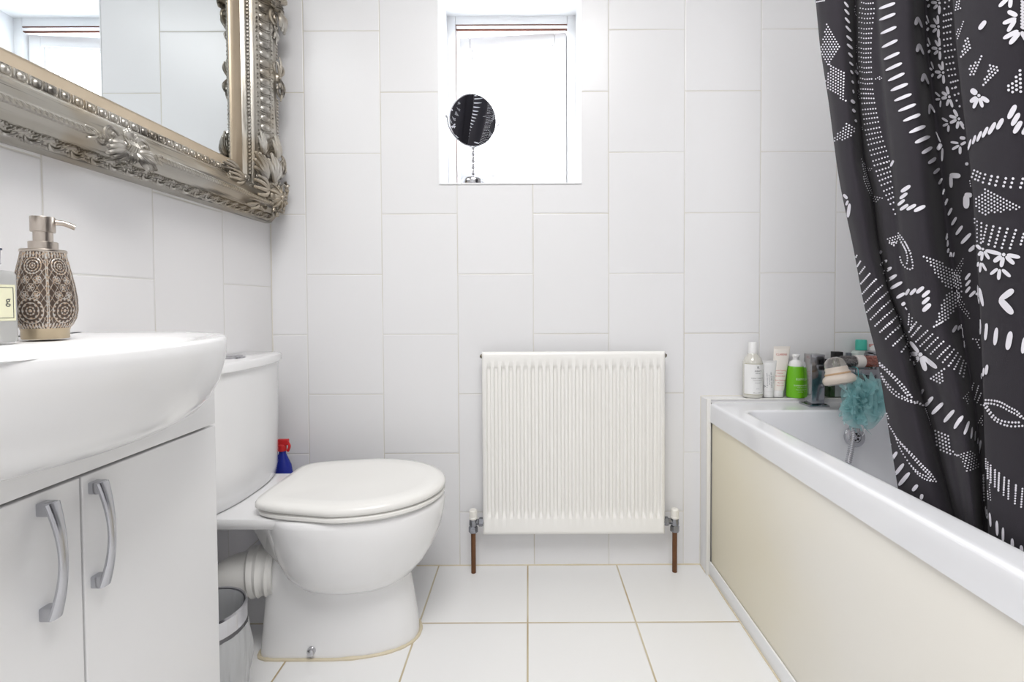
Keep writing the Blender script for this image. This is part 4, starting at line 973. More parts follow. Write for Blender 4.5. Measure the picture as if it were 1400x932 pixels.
# tubes
def tubebody(b, cx, cy, zb, ztop, wb, wt, rc, lean=0.0, crimp=0.008):
    N = 9; rg = []
    for k in range(N+1):
        t = k/N; z = zb+(ztop-crimp-zb)*t; hw = wb+(wt-wb)*t; hd = rc*(1-t)**0.7+0.0012
        rg.append([(cx+lean*(z-LT)+hw*math.cos(a), cy+hd*math.sin(a), z) for a in [2*PI*q/32 for q in range(32)]])
    for z in (ztop-crimp, ztop):
        rg.append([(cx+lean*(z-LT)+wt*math.copysign(abs(math.cos(a))**0.5, math.cos(a)), cy+0.0010*math.sin(a), z) for a in [2*PI*q/32 for q in range(32)]])
    b.rings(rg)
for (nm, lab, pxb, pxt, ytop, ycap, wb, wt, rows, inkm, bodym, lean, rot) in (
    ('cream_tube', 'small white tube with vertical grey printing, between the clear bottle and the tall tube', 1050, 1051.5, 492.5, 534, 0.0165, 0.0240, None, m_gink, m_tw, 0.03, True),
    ('cleanser_tube', 'tall cream-white tube with pink printing, tallest tube on the ledge', 1064, 1068.5, 473.5, 533, 0.0185, 0.0270, None, m_red, mat('tube_cream', (243, 237, 230), 0.28), 0.085, False)):
    cx = XP(pxb); zt = ZP(ytop); zc = ZP(ycap); cy = PY-0.002 if rot else PY+0.004
    t = thing(nm, (cx, cy, LT), lab, 'tube')
    b = B(); b.lathe([(wb*0.93, 0), (wb*0.97, 0.001), (wb, zc-LT-0.001), (wb*0.97, zc-LT)], (cx, cy, LT), n=32, sy=0.85); obj('cap', b, m_tw, t)
    b = B(); tubebody(b, cx, cy, zc+0.0004, zt, wb, wt, wb*0.85, lean); obj('body', b, bodym, t)
    b = B(); yf = cy-wb*0.85-0.0006
    if rot:
        Rz = Matrix.Rotation(PI/2, 4, 'Z')
        for dx, txt, size in ((-0.009, 'ULTRA FACIAL CREAM', 0.0042), (-0.003, 'Soin Hydratant 24h', 0.0042), (0.004, "KIEHL'S  SINCE 1851", 0.0058), (0.010, 'for all skin types', 0.0036)):
            b.text(txt, size, Matrix.Translation((cx+dx+lean*0.04, yf, LT+0.058)) @ FACE @ Rz)
        b.text('M', 0.012, Matrix.Translation((cx-0.012, yf, LT+0.036)) @ FACE @ Rz)
    else:
        tlines(b, cx+0.010, yf, [(ZP(484.5), 'CLARINS', 0.0090)])
        tlines(b, cx+0.003, yf, [(ZP(506), 'Gentle Foaming', 0.0060), (ZP(509.5), 'Cleanser', 0.0060), (ZP(513.5), 'with Shea Butter', 0.0052), (ZP(519), 'Doux Nettoyant', 0.0060), (ZP(522.5), 'Moussant', 0.0050), (ZP(526), 'Peaux seches', 0.0045)])
    # drape the print over the tapering front of the tube
    for v in b.bm.verts:
        tt = min(max((v.co.z-zc)/(zt-0.008-zc), 0), 1); hd = wb*0.85*(1-tt)**0.7+0.0012; hw = wb+(wt-wb)*tt
        u = min(abs(v.co.x-cx-lean*(v.co.z-LT))/hw, 0.97); v.co.y = cy-hd*math.sqrt(1-u*u)-0.0005
    obj('printed_text', b, inkm, t, smooth=False, recalc=False)
# green pump bottle
cx = XP(1087); R = (XP(1099)-XP(1075))/2; cy = PY-0.004
t = thing('foam_cleanser', (cx, cy, LT), 'bright green pump bottle with a white top beside the bath tap', 'bottle')
m_green = mat('lime_green', (112, 190, 30), 0.25)
b = B(); b.lathe([(R*0.93, 0), (R*0.99, 0.002), (R, 0.006), (R*0.97, ZP(520)-LT), (R*0.88, ZP(506)-LT), (R*0.80, ZP(501)-LT), (R*0.76, ZP(500)-LT)], (cx, cy, LT), n=40); obj('body', b, m_green, t)
z1 = ZP(500)
b = B(); b.lathe([(R*0.74, 0), (R*0.74, 0.004), (R*0.62, 0.014), (R*0.34, 0.020), (R*0.32, 0.026), (R*0.30, 0.030), (R*0.42, 0.0305), (R*0.42, 0.036), (R*0.34, 0.0385), (0, 0.039)], (cx, cy, z1), n=32)
b.tube([(cx, cy, z1+0.034), (cx-0.004, cy-0.016, z1+0.034)], 0.004, 8)
obj('pump', b, m_tw, t)
b = B(); tlines(b, cx, cy-R-0.0005, [(ZP(516.5), 'ELEMIS', 0.0092), (ZP(525), 'SUPERFOOD', 0.0070), (ZP(527.5), 'Facial Wash', 0.0040), (ZP(530.5), 'Nutrient-dense', 0.0042), (ZP(533.5), 'nourishing', 0.0038)])
bend(b, R, cx, cy); obj('printed_text', b, mat('white_ink', (226, 240, 205), 0.5), t, smooth=False, recalc=False)
# dark green bottle with black cap behind the tap
y2 = 1.586
cx = at(1144, 500, Y=y2).x
t = thing('shampoo_bottle', (cx, y2, LT), 'dark green bottle with a square black cap and pale label, directly behind the bath tap', 'bottle')
b = B(); z_ = lambda py: at(1144, py, Y=y2).z
b.rings([rrect(cx-0.033, cx+0.026, y2-0.019, y2+0.019, LT, 0.010), rrect(cx-0.034, cx+0.027, y2-0.020, y2+0.020, LT+0.003, 0.010), rrect(cx-0.034, cx+0.027, y2-0.020, y2+0.020, z_(499), 0.010), rrect(cx-0.024, cx+0.020, y2-0.016, y2+0.016, z_(492), 0.010), rrect(cx-0.011, cx+0.011, y2-0.010, y2+0.010, z_(490.5), 0.008)])
obj('body', b, mat('bottle_green', (24, 66, 14), 0.15, coat=0.6), t)
b = B(); b.box((cx-0.0135, y2-0.012, z_(490.5)), (cx+0.0135, y2+0.012, z_(480.5)), 0.0015); obj('cap', b, m_dark, t)
b = B(); b.box((cx-0.018, y2-0.0206, z_(540.5)), (cx+0.026, y2-0.0202, z_(505))); obj('label', b, mat('silver_label', (176, 184, 184), 0.35), t, smooth=False)
# slim bottle with grey cap
cx = at(1160, 500, Y=1.592).x; z_ = lambda py: at(1160, py, Y=1.592).z
t = thing('slim_bottle', (cx, 1.592, LT), 'slim clear bottle with small grey cap between the black-capped and teal-capped bottles', 'bottle')
b = B(); b.lathe([(0.010, 0), (0.0115, 0.002), (0.0115, z_(494)-LT), (0.006, z_(491)-LT)], (cx, 1.592, LT), n=24); obj('body', b, mat('smoky_clear', (196, 200, 200), 0.15, coat=0.5), t)
b = B(); b.box((cx-0.0065, 1.586, z_(491)), (cx+0.0065, 1.598, z_(482)), 0.001); obj('cap', b, mat('grey_cap', (112, 118, 126), 0.35), t)
# clear flat bottle with teal cap
cx = at(1177, 500, Y=y2).x; z_ = lambda py: at(1177, py, Y=y2).z
t = thing('teal_capped_bottle', (cx, y2, LT), 'flat pale bottle with a round teal cap, behind the shower head handle', 'bottle')
b = B(); b.rings([rrect(cx-0.026, cx+0.030, y2-0.016, y2+0.016, LT, 0.012), rrect(cx-0.028, cx+0.032, y2-0.017, y2+0.017, LT+0.003, 0.012), rrect(cx-0.030, cx+0.034, y2-0.017, y2+0.017, z_(482), 0.012), rrect(cx-0.024, cx+0.028, y2-0.015, y2+0.015, z_(479), 0.012), rrect(cx-0.010, cx+0.010, y2-0.010, y2+0.010, z_(478), 0.008)])
obj('body', b, mat('pale_bottle', (205, 216, 212), 0.12, coat=0.5), t)
b = B(); b.lathe([(0.0165, 0), (0.0165, z_(466)-z_(478)), (0.0150, z_(464)-z_(478)), (0, z_(463.7)-z_(478))], (cx, y2, z_(478)), n=32); obj('cap', b, mat('teal_cap', (72, 190, 170), 0.3), t)
# white and pink tube, mostly behind the curtain
cx = at(1197, 500, Y=1.585).x; z_ = lambda py: at(1197, py, Y=1.585).z
t = thing('pink_tube', (cx, 1.585, LT), 'white tube with a pink edge, partly hidden behind the shower curtain', 'tube')
b = B(); b.lathe([(0.0165, 0), (0.0165, 0.018)], (cx, 1.585, LT), n=24, sy=0.8); obj('cap', b, m_tw, t)
b = B(); tubebody(b, cx, 1.585, LT+0.0184, z_(467), 0.0165, 0.0215, 0.014); obj('body', b, m_tw, t)
b = B(); b.box((cx-0.0218, 1.5835, z_(474)), (cx+0.0218, 1.5862, z_(470)), 0.0003); obj('pink_band', b, mat('pink_ink', (226, 170, 165), 0.4), t)
# ------------------------------------------------------------------ shower curtain with its rail
ZTOP, ZBOT = 2.02, 0.445
def base_x(py): return 0.607+0.063*min(max(py, -200), 800)/700
# each line of the cloth: pixel track in the photo turned into a line in the room, dx = how deep it lies in the gather
LN = [
 ([(1115,0),(1121,64),(1133,140),(1144,226),(1150,261),(1167,340),(1178,402),(1189,450),(1200,491),(1209,549),(1216,595),(1228,670)], 0.012, 0.012),
 ([(1119,0),(1126,64),(1139,140),(1151,226),(1158,261),(1175,340),(1189,402),(1202,450),(1214,491),(1224,549),(1234,595),(1250,680)], -0.012, -0.006),
 ([(1140,0),(1147,64),(1157,140),(1166,226),(1172,261),(1187,340),(1203,402),(1220,450),(1232,491),(1245,549),(1256,595),(1275,688)], -0.008, -0.006),
 ([(1160,0),(1163,64),(1168,140),(1176,226),(1186,261),(1197,340),(1212,402),(1231,450),(1242,491),(1257,549),(1269,595),(1295,694)], 0.018, 0.014),
 ([(1170,0),(1171,64),(1174,140),(1183,226),(1193,261),(1202,340),(1216,402),(1235,450),(1248,491),(1264,549),(1277,595),(1303,699)], 0.052, 0.030),
 ([(1178,0),(1178,64),(1180,140),(1190,226),(1200,261),(1209,340),(1221,402),(1239,450),(1255,491),(1271,549),(1284,595),(1309,702)], 0.014, 0.014),
 ([(1190,0),(1190,64),(1194,140),(1204,226),(1212,261),(1220,340),(1230,402),(1243,450),(1262,491),(1279,549),(1291,595),(1314,704)], 0.006, 0.006),
 ([(1199,0),(1202,64),(1208,140),(1218,226),(1223,261),(1230,340),(1239,402),(1249,450),(1270,491),(1287,549),(1299,595),(1319,706)], 0.008, 0.003),
 ([(1206,0),(1208,64),(1215,140),(1225,226),(1230,261),(1237,340),(1247,402),(1257,450),(1279,491),(1295,549),(1307,595),(1324,708)], -0.010, -0.006),
 ([(1228,0),(1229,64),(1237,140),(1247,226),(1252,261),(1259,340),(1267,402),(1277,450),(1295,491),(1308,549),(1318,595),(1332,712)], -0.014, -0.008),
 ([(1250,0),(1251,64),(1259,140),(1267,226),(1270,261),(1279,340),(1289,402),(1297,450),(1309,491),(1321,549),(1329,595),(1338,715)], 0.006, 0.008),
 ([(1264,0),(1266,64),(1275,140),(1286,226),(1288,261),(1297,340),(1308,402),(1314,450),(1321,491),(1331,549),(1337,595),(1344,719)], 0.072, 0.036),
 ([(1283,0),(1285,64),(1296,140),(1306,226),(1310,261),(1317,340),(1323,402),(1328,450),(1333,491),(1339,549),(1343,595),(1350,722)], 0.058, 0.032),
 ([(1303,0),(1309,64),(1317,140),(1327,226),(1331,261),(1337,340),(1341,402),(1344,450),(1347,491),(1349,549),(1351,595),(1356,728)], 0.044, 0.026),
 ([(1309,0),(1314,64),(1322,140),(1332,226),(1336,261),(1341,340),(1344,402),(1347,450),(1350,491),(1352,549),(1353,595),(1358,730)], 0.016, 0.016),
 ([(1303,0),(1308,64),(1316,140),(1327,226),(1330,261),(1335,340),(1339,402),(1341,450),(1343,491),(1345,549),(1346,595),(1351,724)], 0.000, 0.006),
 ([(1307,0),(1312,64),(1320,140),(1331,226),(1334,261),(1339,340),(1343,402),(1345,450),(1347,491),(1349,549),(1350,595),(1356,728)], -0.014, -0.006),
 ([(1340,0),(1344,64),(1349,140),(1357,226),(1360,261),(1365,340),(1368,402),(1370,450),(1372,491),(1374,549),(1376,595),(1382,742)], -0.024, -0.012),
 ([(1385,0),(1388,64),(1392,140),(1397,226),(1399,261),(1402,340),(1404,402),(1406,450),(1408,491),(1410,549),(1412,595),(1418,765)], -0.018, -0.010),
 ([(1430,0),(1432,226),(1440,491),(1450,780)], 0.010, 0.010),
 ([(1460,0),(1460,226),(1470,491),(1480,800)], 0.035, 0.022),
 ([(1500,0),(1500,226),(1510,491),(1515,820)], -0.005, 0.0),
 ([(1560,0),(1560,226),(1570,491),(1575,850)], -0.022, -0.008),
 ([(1640,0),(1640,226),(1650,491),(1650,890)], 0.010, 0.010),
 ([(1690,0),(1690,226),(1700,491),(1700,920)], 0.034, 0.020),
 ([(1790,0),(1790,226),(1795,491),(1800,960)], -0.020, -0.006),
 ([(1960,0),(1960,226),(1965,491),(1960,1060)], 0.030, 0.016),
 ([(2150,0),(2150,226),(2150,491),(2150,1150)], -0.015, 0.0),
 ([(2500,0),(2500,226),(2500,491),(2500,1350)], 0.020, 0.012),
]
zrow = [ZBOT+(ZTOP-ZBOT)*k/150 for k in range(151)]
cols = []
for tr_, d0, d1 in LN:
    pts = []
    for px, py in tr_:
        t = min(max(py/700, 0), 1); pts.append(at(px, py, X=base_x(py)+d0+(d1-d0)*t))
    pts.sort(key=lambda p: p.z)
    col = []
    for z in zrow:
        if z <= pts[0].z:
            a, c = pts[0], pts[1]; s = (a.z-z)
            k = (c-a)/(c.z-a.z); p = a-k*min(s, 0.12); col.append((max(p.x, 0.662), p.y))
        elif z >= pts[-1].z:
            a, c = pts[-1], pts[-2]; k = (a-c)/(a.z-c.z); s = min(z-a.z, 0.35)
            f = s-s*s/(2*0.35)*1.0
            col.append((a.x+k.x*f, a.y+k.y*f))
        else:
            for a, c in zip(pts, pts[1:]):
                if a.z <= z <= c.z: u = (z-a.z)/(c.z-a.z); col.append((a.x+(c.x-a.x)*u, a.y+(c.y-a.y)*u)); break
    # smooth each line a little along its height
    for _ in range(3): col = [col[0]]+[((a[0]+2*m_[0]+c[0])/4, (a[1]+2*m_[1]+c[1])/4) for a, m_, c in zip(col, col[1:], col[2:])]+[col[-1]]
    cols.append(col)
b = B(); SUB = 10; NC = (len(LN)-1)*SUB+1; rowsv = []
for k, z in enumerate(zrow):
    P = [Vector((c[k][0], c[k][1], z)) for c in cols]
    rowsv.append([b.v(catmull(P, i/(NC-1))) for i in range(NC)])
for r0, r1 in zip(rowsv, rowsv[1:]):
    for i in range(NC-1): b.f([r0[i], r0[i+1], r1[i+1], r1[i]])
bmesh.ops.triangulate(b.bm, faces=b.bm.faces)
bvh = BVHTree.FromBMesh(b.bm)
b.mi = 1
def hit(px, py):
    d = ray(px, py); loc, nr, idx, dist = bvh.ray_cast(CP, d)
    if loc is None: return None
    if nr.dot(d) > 0: nr = -nr
    return loc+nr*0.0010
def poly(pts, mi=1):
    """print a small convex patch on the cloth"""
    H = [hit(*p) for p in pts]
    c = (sum(p[0] for p in pts)/len(pts), sum(p[1] for p in pts)/len(pts)); hc = hit(*c)
    if hc is None: return
    if any(h is None for h in H) or max((h-hc).length for h in H) > 0.045:
        return
    b.mi = mi; vc = b.bm.verts.new(hc); vs = [b.bm.verts.new(h) for h in H]
    for i in range(len(vs)): b.f([vc, vs[i], vs[(i+1) % len(vs)]])
class Crop:
    def __init__(s, ox, oy, k=150/1165): s.ox, s.oy, s.k = ox, oy, k
    def p(s, x, y): return (s.ox+x*s.k, s.oy+y*s.k)
    def dot(s, x, y, r=9.5):
        cx, cy = s.p(x, y); r *= s.k
        poly([(cx+r*math.cos(a), cy+r*math.sin(a)) for a in [2*PI*q/7 for q in range(7)]])
    def dl(s, x0, y0, x1, y1, n, r=9.5):
        for q in range(n):
            t = q/(n-1) if n > 1 else 0; s.dot(x0+(x1-x0)*t, y0+(y1-y0)*t, r)
    def path(s, pts, step, r=9.5):
        P = smooth_path([(x, y, 0) for x, y in pts], 60); acc = 0; s.dot(P[0].x, P[0].y, r)
        for p, q in zip(P, P[1:]):
            acc += (q-p).length
            if acc >= step: s.dot(q.x, q.y, r); acc = 0
    def st(s, x0, y0, x1, y1, w=15, taper=1.0, mi=1):
        """brush stroke"""
        A, C = Vector((x0, y0)), Vector((x1, y1)); d = (C-A); L = d.length; d /= max(L, 1e-6); nn = Vector((-d.y, d.x))
        m = 12; rows = []; wk = s.k
        for q in range(m+1):
            t = q/m; t = 0.5-0.5*math.cos(PI*t) if m else t
            h = w*(max(0.0, 1-abs(2*t-1)**3.2))**0.5*(1 if taper == 1 else (taper+(1-taper)*t)); c = A+d*L*t
            rows.append([hit(*s.p(*(c+nn*h*e))) for e in (-1, -0.5, 0, 0.5, 1)])
        b.mi = mi; V = [[b.bm.verts.new(p) if p is not None else None for p in r] for r in rows]
        for r0, r1 in zip(V, V[1:]):
            for e in range(4):
                q4 = [r0[e], r0[e+1], r1[e+1], r1[e]]
                if any(p is None for p in q4): continue
                cs = [p.co for p in q4]
                if max((cs[0]-c).length for c in cs[1:]) > 0.016: continue
                b.f(q4)
    def fill(s, P, step=24, r=9, rot=0.5):
        step *= 1.12; r *= 0.9
        s._fill(P, step, r)
    def _fill(s, P, step, r):
        """polygon filled with dots in rows parallel to its first edge"""
        A, C = Vector(P[0]), Vector(P[1]); d = (C-A).normalized(); nn = Vector((-d.y, d.x)); cen = sum((Vector(p) for p in P), Vector((0, 0)))/len(P)
        if (cen-A).dot(nn) < 0: nn = -nn
        def inside(q):
            sg = 0
            for i in range(len(P)):
                a, c = Vector(P[i]), Vector(P[(i+1) % len(P)]); cr = (c.x-a.x)*(q.y-a.y)-(c.y-a.y)*(q.x-a.x)
                cr /= (c-a).length
                if abs(cr) < 2.5: continue
                if sg == 0: sg = 1 if cr > 0 else -1
                elif sg*cr < 0: return False
            return True
        j = 0
        while j*step*0.9 < 900:
            for i in range(-40, 41):
                q = A+d*(i+0.5*(j % 2))*step+nn*j*step*0.9
                if inside(q): s.dot(q.x, q.y, r)
            j += 1
def flower(C, x, y, pet, r=20):
    if r: C.dot(x, y, r)
    for (x1, y1, w) in pet:
        d = Vector((x1-x, y1-y)).normalized(); C.st(x+d.x*26, y+d.y*26, x1, y1, w)
# crop A: x 1100.., y 0..
A = Crop(1100, 0)
A.fill([(240, 258), (372, 500), (372, 540), (262, 672), (172, 596), (172, 520)], 27, 10)
A.dl(255, 682, 270, 682, 2); A.fill([(285, 700), (415, 775), (425, 905), (440, 1080), (250, 940), (222, 860)], 27, 10)
A.dl(120, 22, 215, 5, 7, 8)
for (x, y, x1, y1, w) in ((418,22,462,82,11),(420,100,470,160,11),(425,188,475,250,11),(432,276,488,342,11),(440,380,500,438,12),(446,468,506,524,12),(460,560,504,612,11),(470,660,512,700,10),(482,748,510,788,10),(496,856,516,890,10)): A.st(x, y, x1, y1, w)
A.st(545, 668, 572, 735, 9); A.st(530, 748, 576, 790, 18); A.st(578, 850, 580, 890, 7)
for (x, y) in ((532,68),(524,100),(528,125),(540,152),(556,160),(546,485),(550,505),(545,530),(548,555)): A.dot(x, y, 6)
yy = 36
for k, (y, xa, xb) in enumerate(((36,612,730),(96,598,742),(146,590,738),(196,586,730),(244,585,728),(306,584,718),(356,584,714),(406,584,712),(456,584,710),(518,584,710),(564,584,708),(612,584,708),(660,586,712),(720,590,714),(768,594,714),(840,600,718),(888,602,724))):
    A.dl(xa, y-12, xa+(xb-xa)*0.4, y, 3, 7.5); A.dl(xa+(xb-xa)*0.6, y, xb, y-3, 3, 8.5)
for (x0, y0, x1, y1, w) in ((795,92,970,30,19),(798,212,972,142,19),(812,358,982,282,19),(826,504,994,422,19),(848,632,1015,556,19),(866,748,1040,668,19),(892,858,1066,776,19),(935,950,1100,888,19)): A.st(x0, y0, x1, y1, w, 0.75)
A.fill([(760, 838), (822, 804), (830, 846)], 22, 8)
# crop C: x 1110, y 110
C = Crop(1110, 110)
C.fill([(370, 460), (465, 525), (400, 608), (228, 655), (232, 610)], 27, 9.5)
for (x, y, x1, y1, w) in ((430,100,440,140,9),(410,208,450,245,17),(424,305,455,340,14),(452,415,470,445,11)): C.st(x, y, x1, y1, w)
for (x, y) in ((492,105),(505,120),(490,140),(508,150),(500,172),(514,190),(540,495),(545,515)): C.dot(x, y, 6)
for (xa, y, xb, yb) in ((525,88,650,94),(532,136,656,140),(536,186,662,190),(540,242,670,236),(546,308,682,298),(552,358,690,344),(560,408,700,392),(566,462,710,438),(575,526,722,498),(586,574,734,546),(596,630,744,596),(608,680,760,642),(624,742,778,700),(640,790,796,746),(656,854,812,806),(672,902,828,854)):
    C.dl(xa, y, xb, yb, 6, 9)
for (x0, y0, x1, y1, w) in ((842,108,1022,36,19),(880,216,1060,144,19),(922,326,1102,252,19),(974,432,1144,360,19),(1036,556,1200,484,20),(1096,660,1250,594,19)): C.st(x0, y0, x1, y1, w, 0.8)
C.st(842, 912, 876, 848, 11)
for (x, y) in ((520,835),(530,860),(545,880),(535,905),(565,890)): C.dot(x, y, 7)
# crop B: x 1250, y 0
Q = Crop(1250, 0)
for (cx_, cy_, dx_, dy_) in ((275,30,0,0),(265,280,0,0),(280,515,2,0),(315,768,8,0)):
    flower(Q, cx_, cy_, ((cx_-2+dx_,cy_+120,15),(cx_-10,cy_-120,13),(cx_-90,cy_-8,17),(cx_-62,cy_+62,16),(cx_-52,cy_-92,13)), 15)
    flower(Q, cx_-94, cy_-12, ((cx_-150,cy_-45,13),(cx_-125,cy_+48,13),(cx_-130,cy_-118,9)), 0)
for (x, y) in ((30, 180), (45, 465), (98, 780)):
    Q.st(x, y, x-25, y+90, 20, 1); Q.st(x, y, x+48, y+118, 13)
for (y, xa, xb) in ((25,335,380),(90,328,375),(160,320,400),(224,320,400),(290,318,392),(352,322,424),(420,322,430),(485,328,436),(546,332,438),(614,342,452),(680,350,460),(742,364,472),(804,376,478),(874,396,470),(930,440,490)):
    Q.dl(xa, y, xb, y-22, 4 if xb-xa > 60 else 2, 11)
Q.fill([(420,112),(500,85),(505,10),(455,10)], 25, 10)
Q.fill([(530,228),(505,300),(465,412),(448,350)], 24, 9)
Q.fill([(505,600),(620,490),(605,425),(565,400),(540,460)], 30, 13)
Q.fill([(722,595),(662,735),(635,800),(600,790),(578,730)], 31, 13)
Q.fill([(742,900),(905,735),(860,680),(800,690)], 32, 14)
Q.fill([(1122,750),(1130,990),(1030,1000),(975,940)], 40, 17)
Q.st(695, 312, 768, 218, 25)
for (x0, y0, x1, y1, w) in ((905,72,1010,-30,22),(1020,85,1030,-20,22),(995,120,1095,170,26),(945,250,1085,195,24),(995,338,1078,210,23),(950,410,1105,325,24),(1015,470,1118,345,26),(1135,335,1190,440,24)): Q.st(x0, y0, x1, y1, w)
for k in range(9): Q.st(1128, 8+34*k, 1165, 40+34*k, 15); 
# crop D: x 1250, y 110
D = Crop(1250, 110)
for (cx_, cy_, pet) in ((380,172,((350,60,16),(300,120,17),(296,188,18),(352,270,15),(415,285,15))),(482,405,((425,305,17),(378,372,17),(385,450,17),(460,512,17),(540,515,18)))): flower(D, cx_, cy_, pet, 16)
for (x0, y0, x1, y1, w) in ((282,170,228,122,11),(285,196,232,200,13),(288,210,284,282,10),(365,436,300,395,13),(368,456,310,482,14),(372,472,368,545,13),(490,606,552,612,18),(500,682,558,650,15),(478,664,392,652,13),(486,686,408,732,15),(495,698,494,782,16),(220,545,288,655,10),(236,738,298,672,26),(308,715,300,858,13)): D.st(x0, y0, x1, y1, w)
for (x, y) in ((410,82),(450,70),(485,60),(438,152),(478,138),(458,212),(500,196),(490,272),(515,332)): D.dot(x, y, 12)
D.st(155, 250, 150, 362, 12); D.st(155, 250, 215, 345, 13)
flower(D, 695, 158, ((610,92,30),(602,228,24),(636,295,20),(735,285,20),(802,228,24)), 18)
for (x0, y0, x1, y1, w) in ((578,738,612,618,11),(628,676,660,578,14),(674,648,722,535,16),(732,604,790,490,18),(796,572,870,442,22),(884,518,950,400,24),(1004,408,1082,258,28),(1040,480,1118,345,26),(1062,562,1140,430,27),(1148,575,1200,480,24)): D.st(x0, y0, x1, y1, w)
for (x0, y0, x1, y1, w) in ((-20,540,105,484,20),(8,664,148,592,20),(74,776,184,708,20),(140,884,224,820,18)): D.st(x0, y0, x1, y1, w)
D.st(-30, 400, 58, 360, 18); D.st(548, 886, 584, 882, 16)
# crop E: x 1130, y 220
E = Crop(1130, 220)
for (x0, y0, x1, y1, w) in ((185,352,228,400,16),(212,470,235,418,13),(232,600,252,450,18),(796,328,898,260,21),(784,400,866,338,18),(762,470,838,408,17),(786,520,876,460,18),(856,518,956,462,19),(934,534,1046,476,21),(686,55,716,-10,11)): E.st(x0, y0, x1, y1, w)
for (xa, y, xb, yb, n) in ((515,46,650,12,5),(536,108,666,68,5),(552,156,682,112,5),(570,208,692,160,5),(590,256,686,218,4),(616,318,706,278,4),(640,364,704,336,3),(662,410,716,382,3),(684,456,718,440,2),(716,514,716,514,1),(736,562,736,562,1)): E.dl(xa, y, xb, yb, n, 10)
E.fill([(492,372),(598,394),(512,440)], 24, 8.5); E.fill([(445,75),(485,80),(460,110)], 18, 6)
for k in range(15):
    t = k/14; E.dot(375+110*t**1.5, 10+360*t, 7); E.dot(400+85*t**1.4, 40+310*t, 6.5)
for k in range(9): E.dot(388+90*(k/9)**1.4, 170+220*k/9, 6)
E.fill([(655,828),(775,790),(770,845),(720,900),(675,880)], 26, 9.5)
E.path([(770,765),(820,830),(862,900),(905,985)], 25, 9.5); E.path([(775,810),(815,880),(855,960)], 25, 9.5)
# crop F: x 1250, y 220
F = Crop(1250, 220)
for (x0, y0, x1, y1, w) in ((140,25,220,-20,18),(196,138,262,78,17),(250,250,294,184,15),(294,360,328,294,13),(330,470,362,398,13),(366,578,408,496,14),(404,682,456,594,15),(450,784,520,686,17),(504,878,610,766,19),(330,842,348,766,12),(342,912,356,846,11)): F.st(x0, y0, x1, y1, w)
F.st(382, 150, 500, 158, 28); F.st(396, 145, 400, 285, 19); F.st(540, 360, 625, 362, 26); F.st(560, 355, 560, 505, 34); F.st(548, 32, 584, 28, 17)
for (x, ya, n, st_) in ((645,98,3,35),(680,112,3,40),(712,130,3,37),(762,142,3,42),(830,160,3,40),(895,170,3,43),(980,184,3,41),(1055,186,3,45),(1155,190,3,45)):
    for q in range(n): F.dot(x-12*q, ya+st_*q, 12.5 if x < 800 else 15)
F.fill([(760,300),(1140,500),(710,576),(640,405)], 33, 12.5)
for (x, ya, n, dx, dy) in ((650,612,6,0,42),(676,640,6,0,42),(722,658,6,-1,42),(778,684,6,-8,34),(848,694,6,-10,38),(918,712,6,-11,39),(998,720,6,-12,40),(1084,734,6,-12,38),(1165,775,4,-10,36)):
    for q in range(n): F.dot(x+dx*q, ya+dy*q, 9 if x < 700 else 12 if x < 800 else 14)
F.dl(598, 210, 630, 400, 8, 7)
# crop G: x 1150, y 330
g_ = Crop(1150, 330)
for (x0, y0, x1, y1, n) in ((155,180,172,148,3),(178,262,210,210,5),(190,356,256,270,6),(216,446,308,342,8),(232,552,368,404,10),(252,658,430,470,11),(278,748,486,538,13),(320,826,530,612,12),(368,896,566,702,11),(456,922,604,780,9)): g_.dl(x0, y0, x1, y1, n, 10)
for (x0, y0, x1, y1, w) in ((404,130,440,98,17),(406,255,496,196,18),(436,342,544,272,18),(478,426,598,352,18),(528,502,656,428,18),(592,600,684,546,18),(648,676,686,648,18),(690,570,730,502,16),(738,566,802,500,18),(806,548,884,480,21),(866,590,944,520,20),(866,664,942,592,20),(872,742,954,660,24)): g_.st(x0, y0, x1, y1, w)
g_.path([(645,10),(690,90),(712,180),(700,245)], 27, 10); g_.path([(688,10),(735,110),(760,200),(768,270),(745,296),(690,275),(650,225),(630,160)], 27, 10)
g_.dl(520, 14, 566, 42, 3); g_.dl(560, 10, 590, 14, 2)
g_.path([(605,780),(636,810),(640,850),(632,880),(600,925)], 27, 9)
g_.fill([(880,160),(1090,240),(1300,400),(1290,500),(1100,490)], 30, 11.5)
g_.fill([(990,905),(1150,800),(1240,640),(1290,520),(1105,545)], 30, 11.5)
for (x0, y0, x1, y1, n) in ((720,880,728,770,5),(745,915,762,812,4),(762,900,806,856,3),(826,918,852,896,2),(690,705,700,718,2)): g_.dl(x0, y0, x1, y1, n, 9)
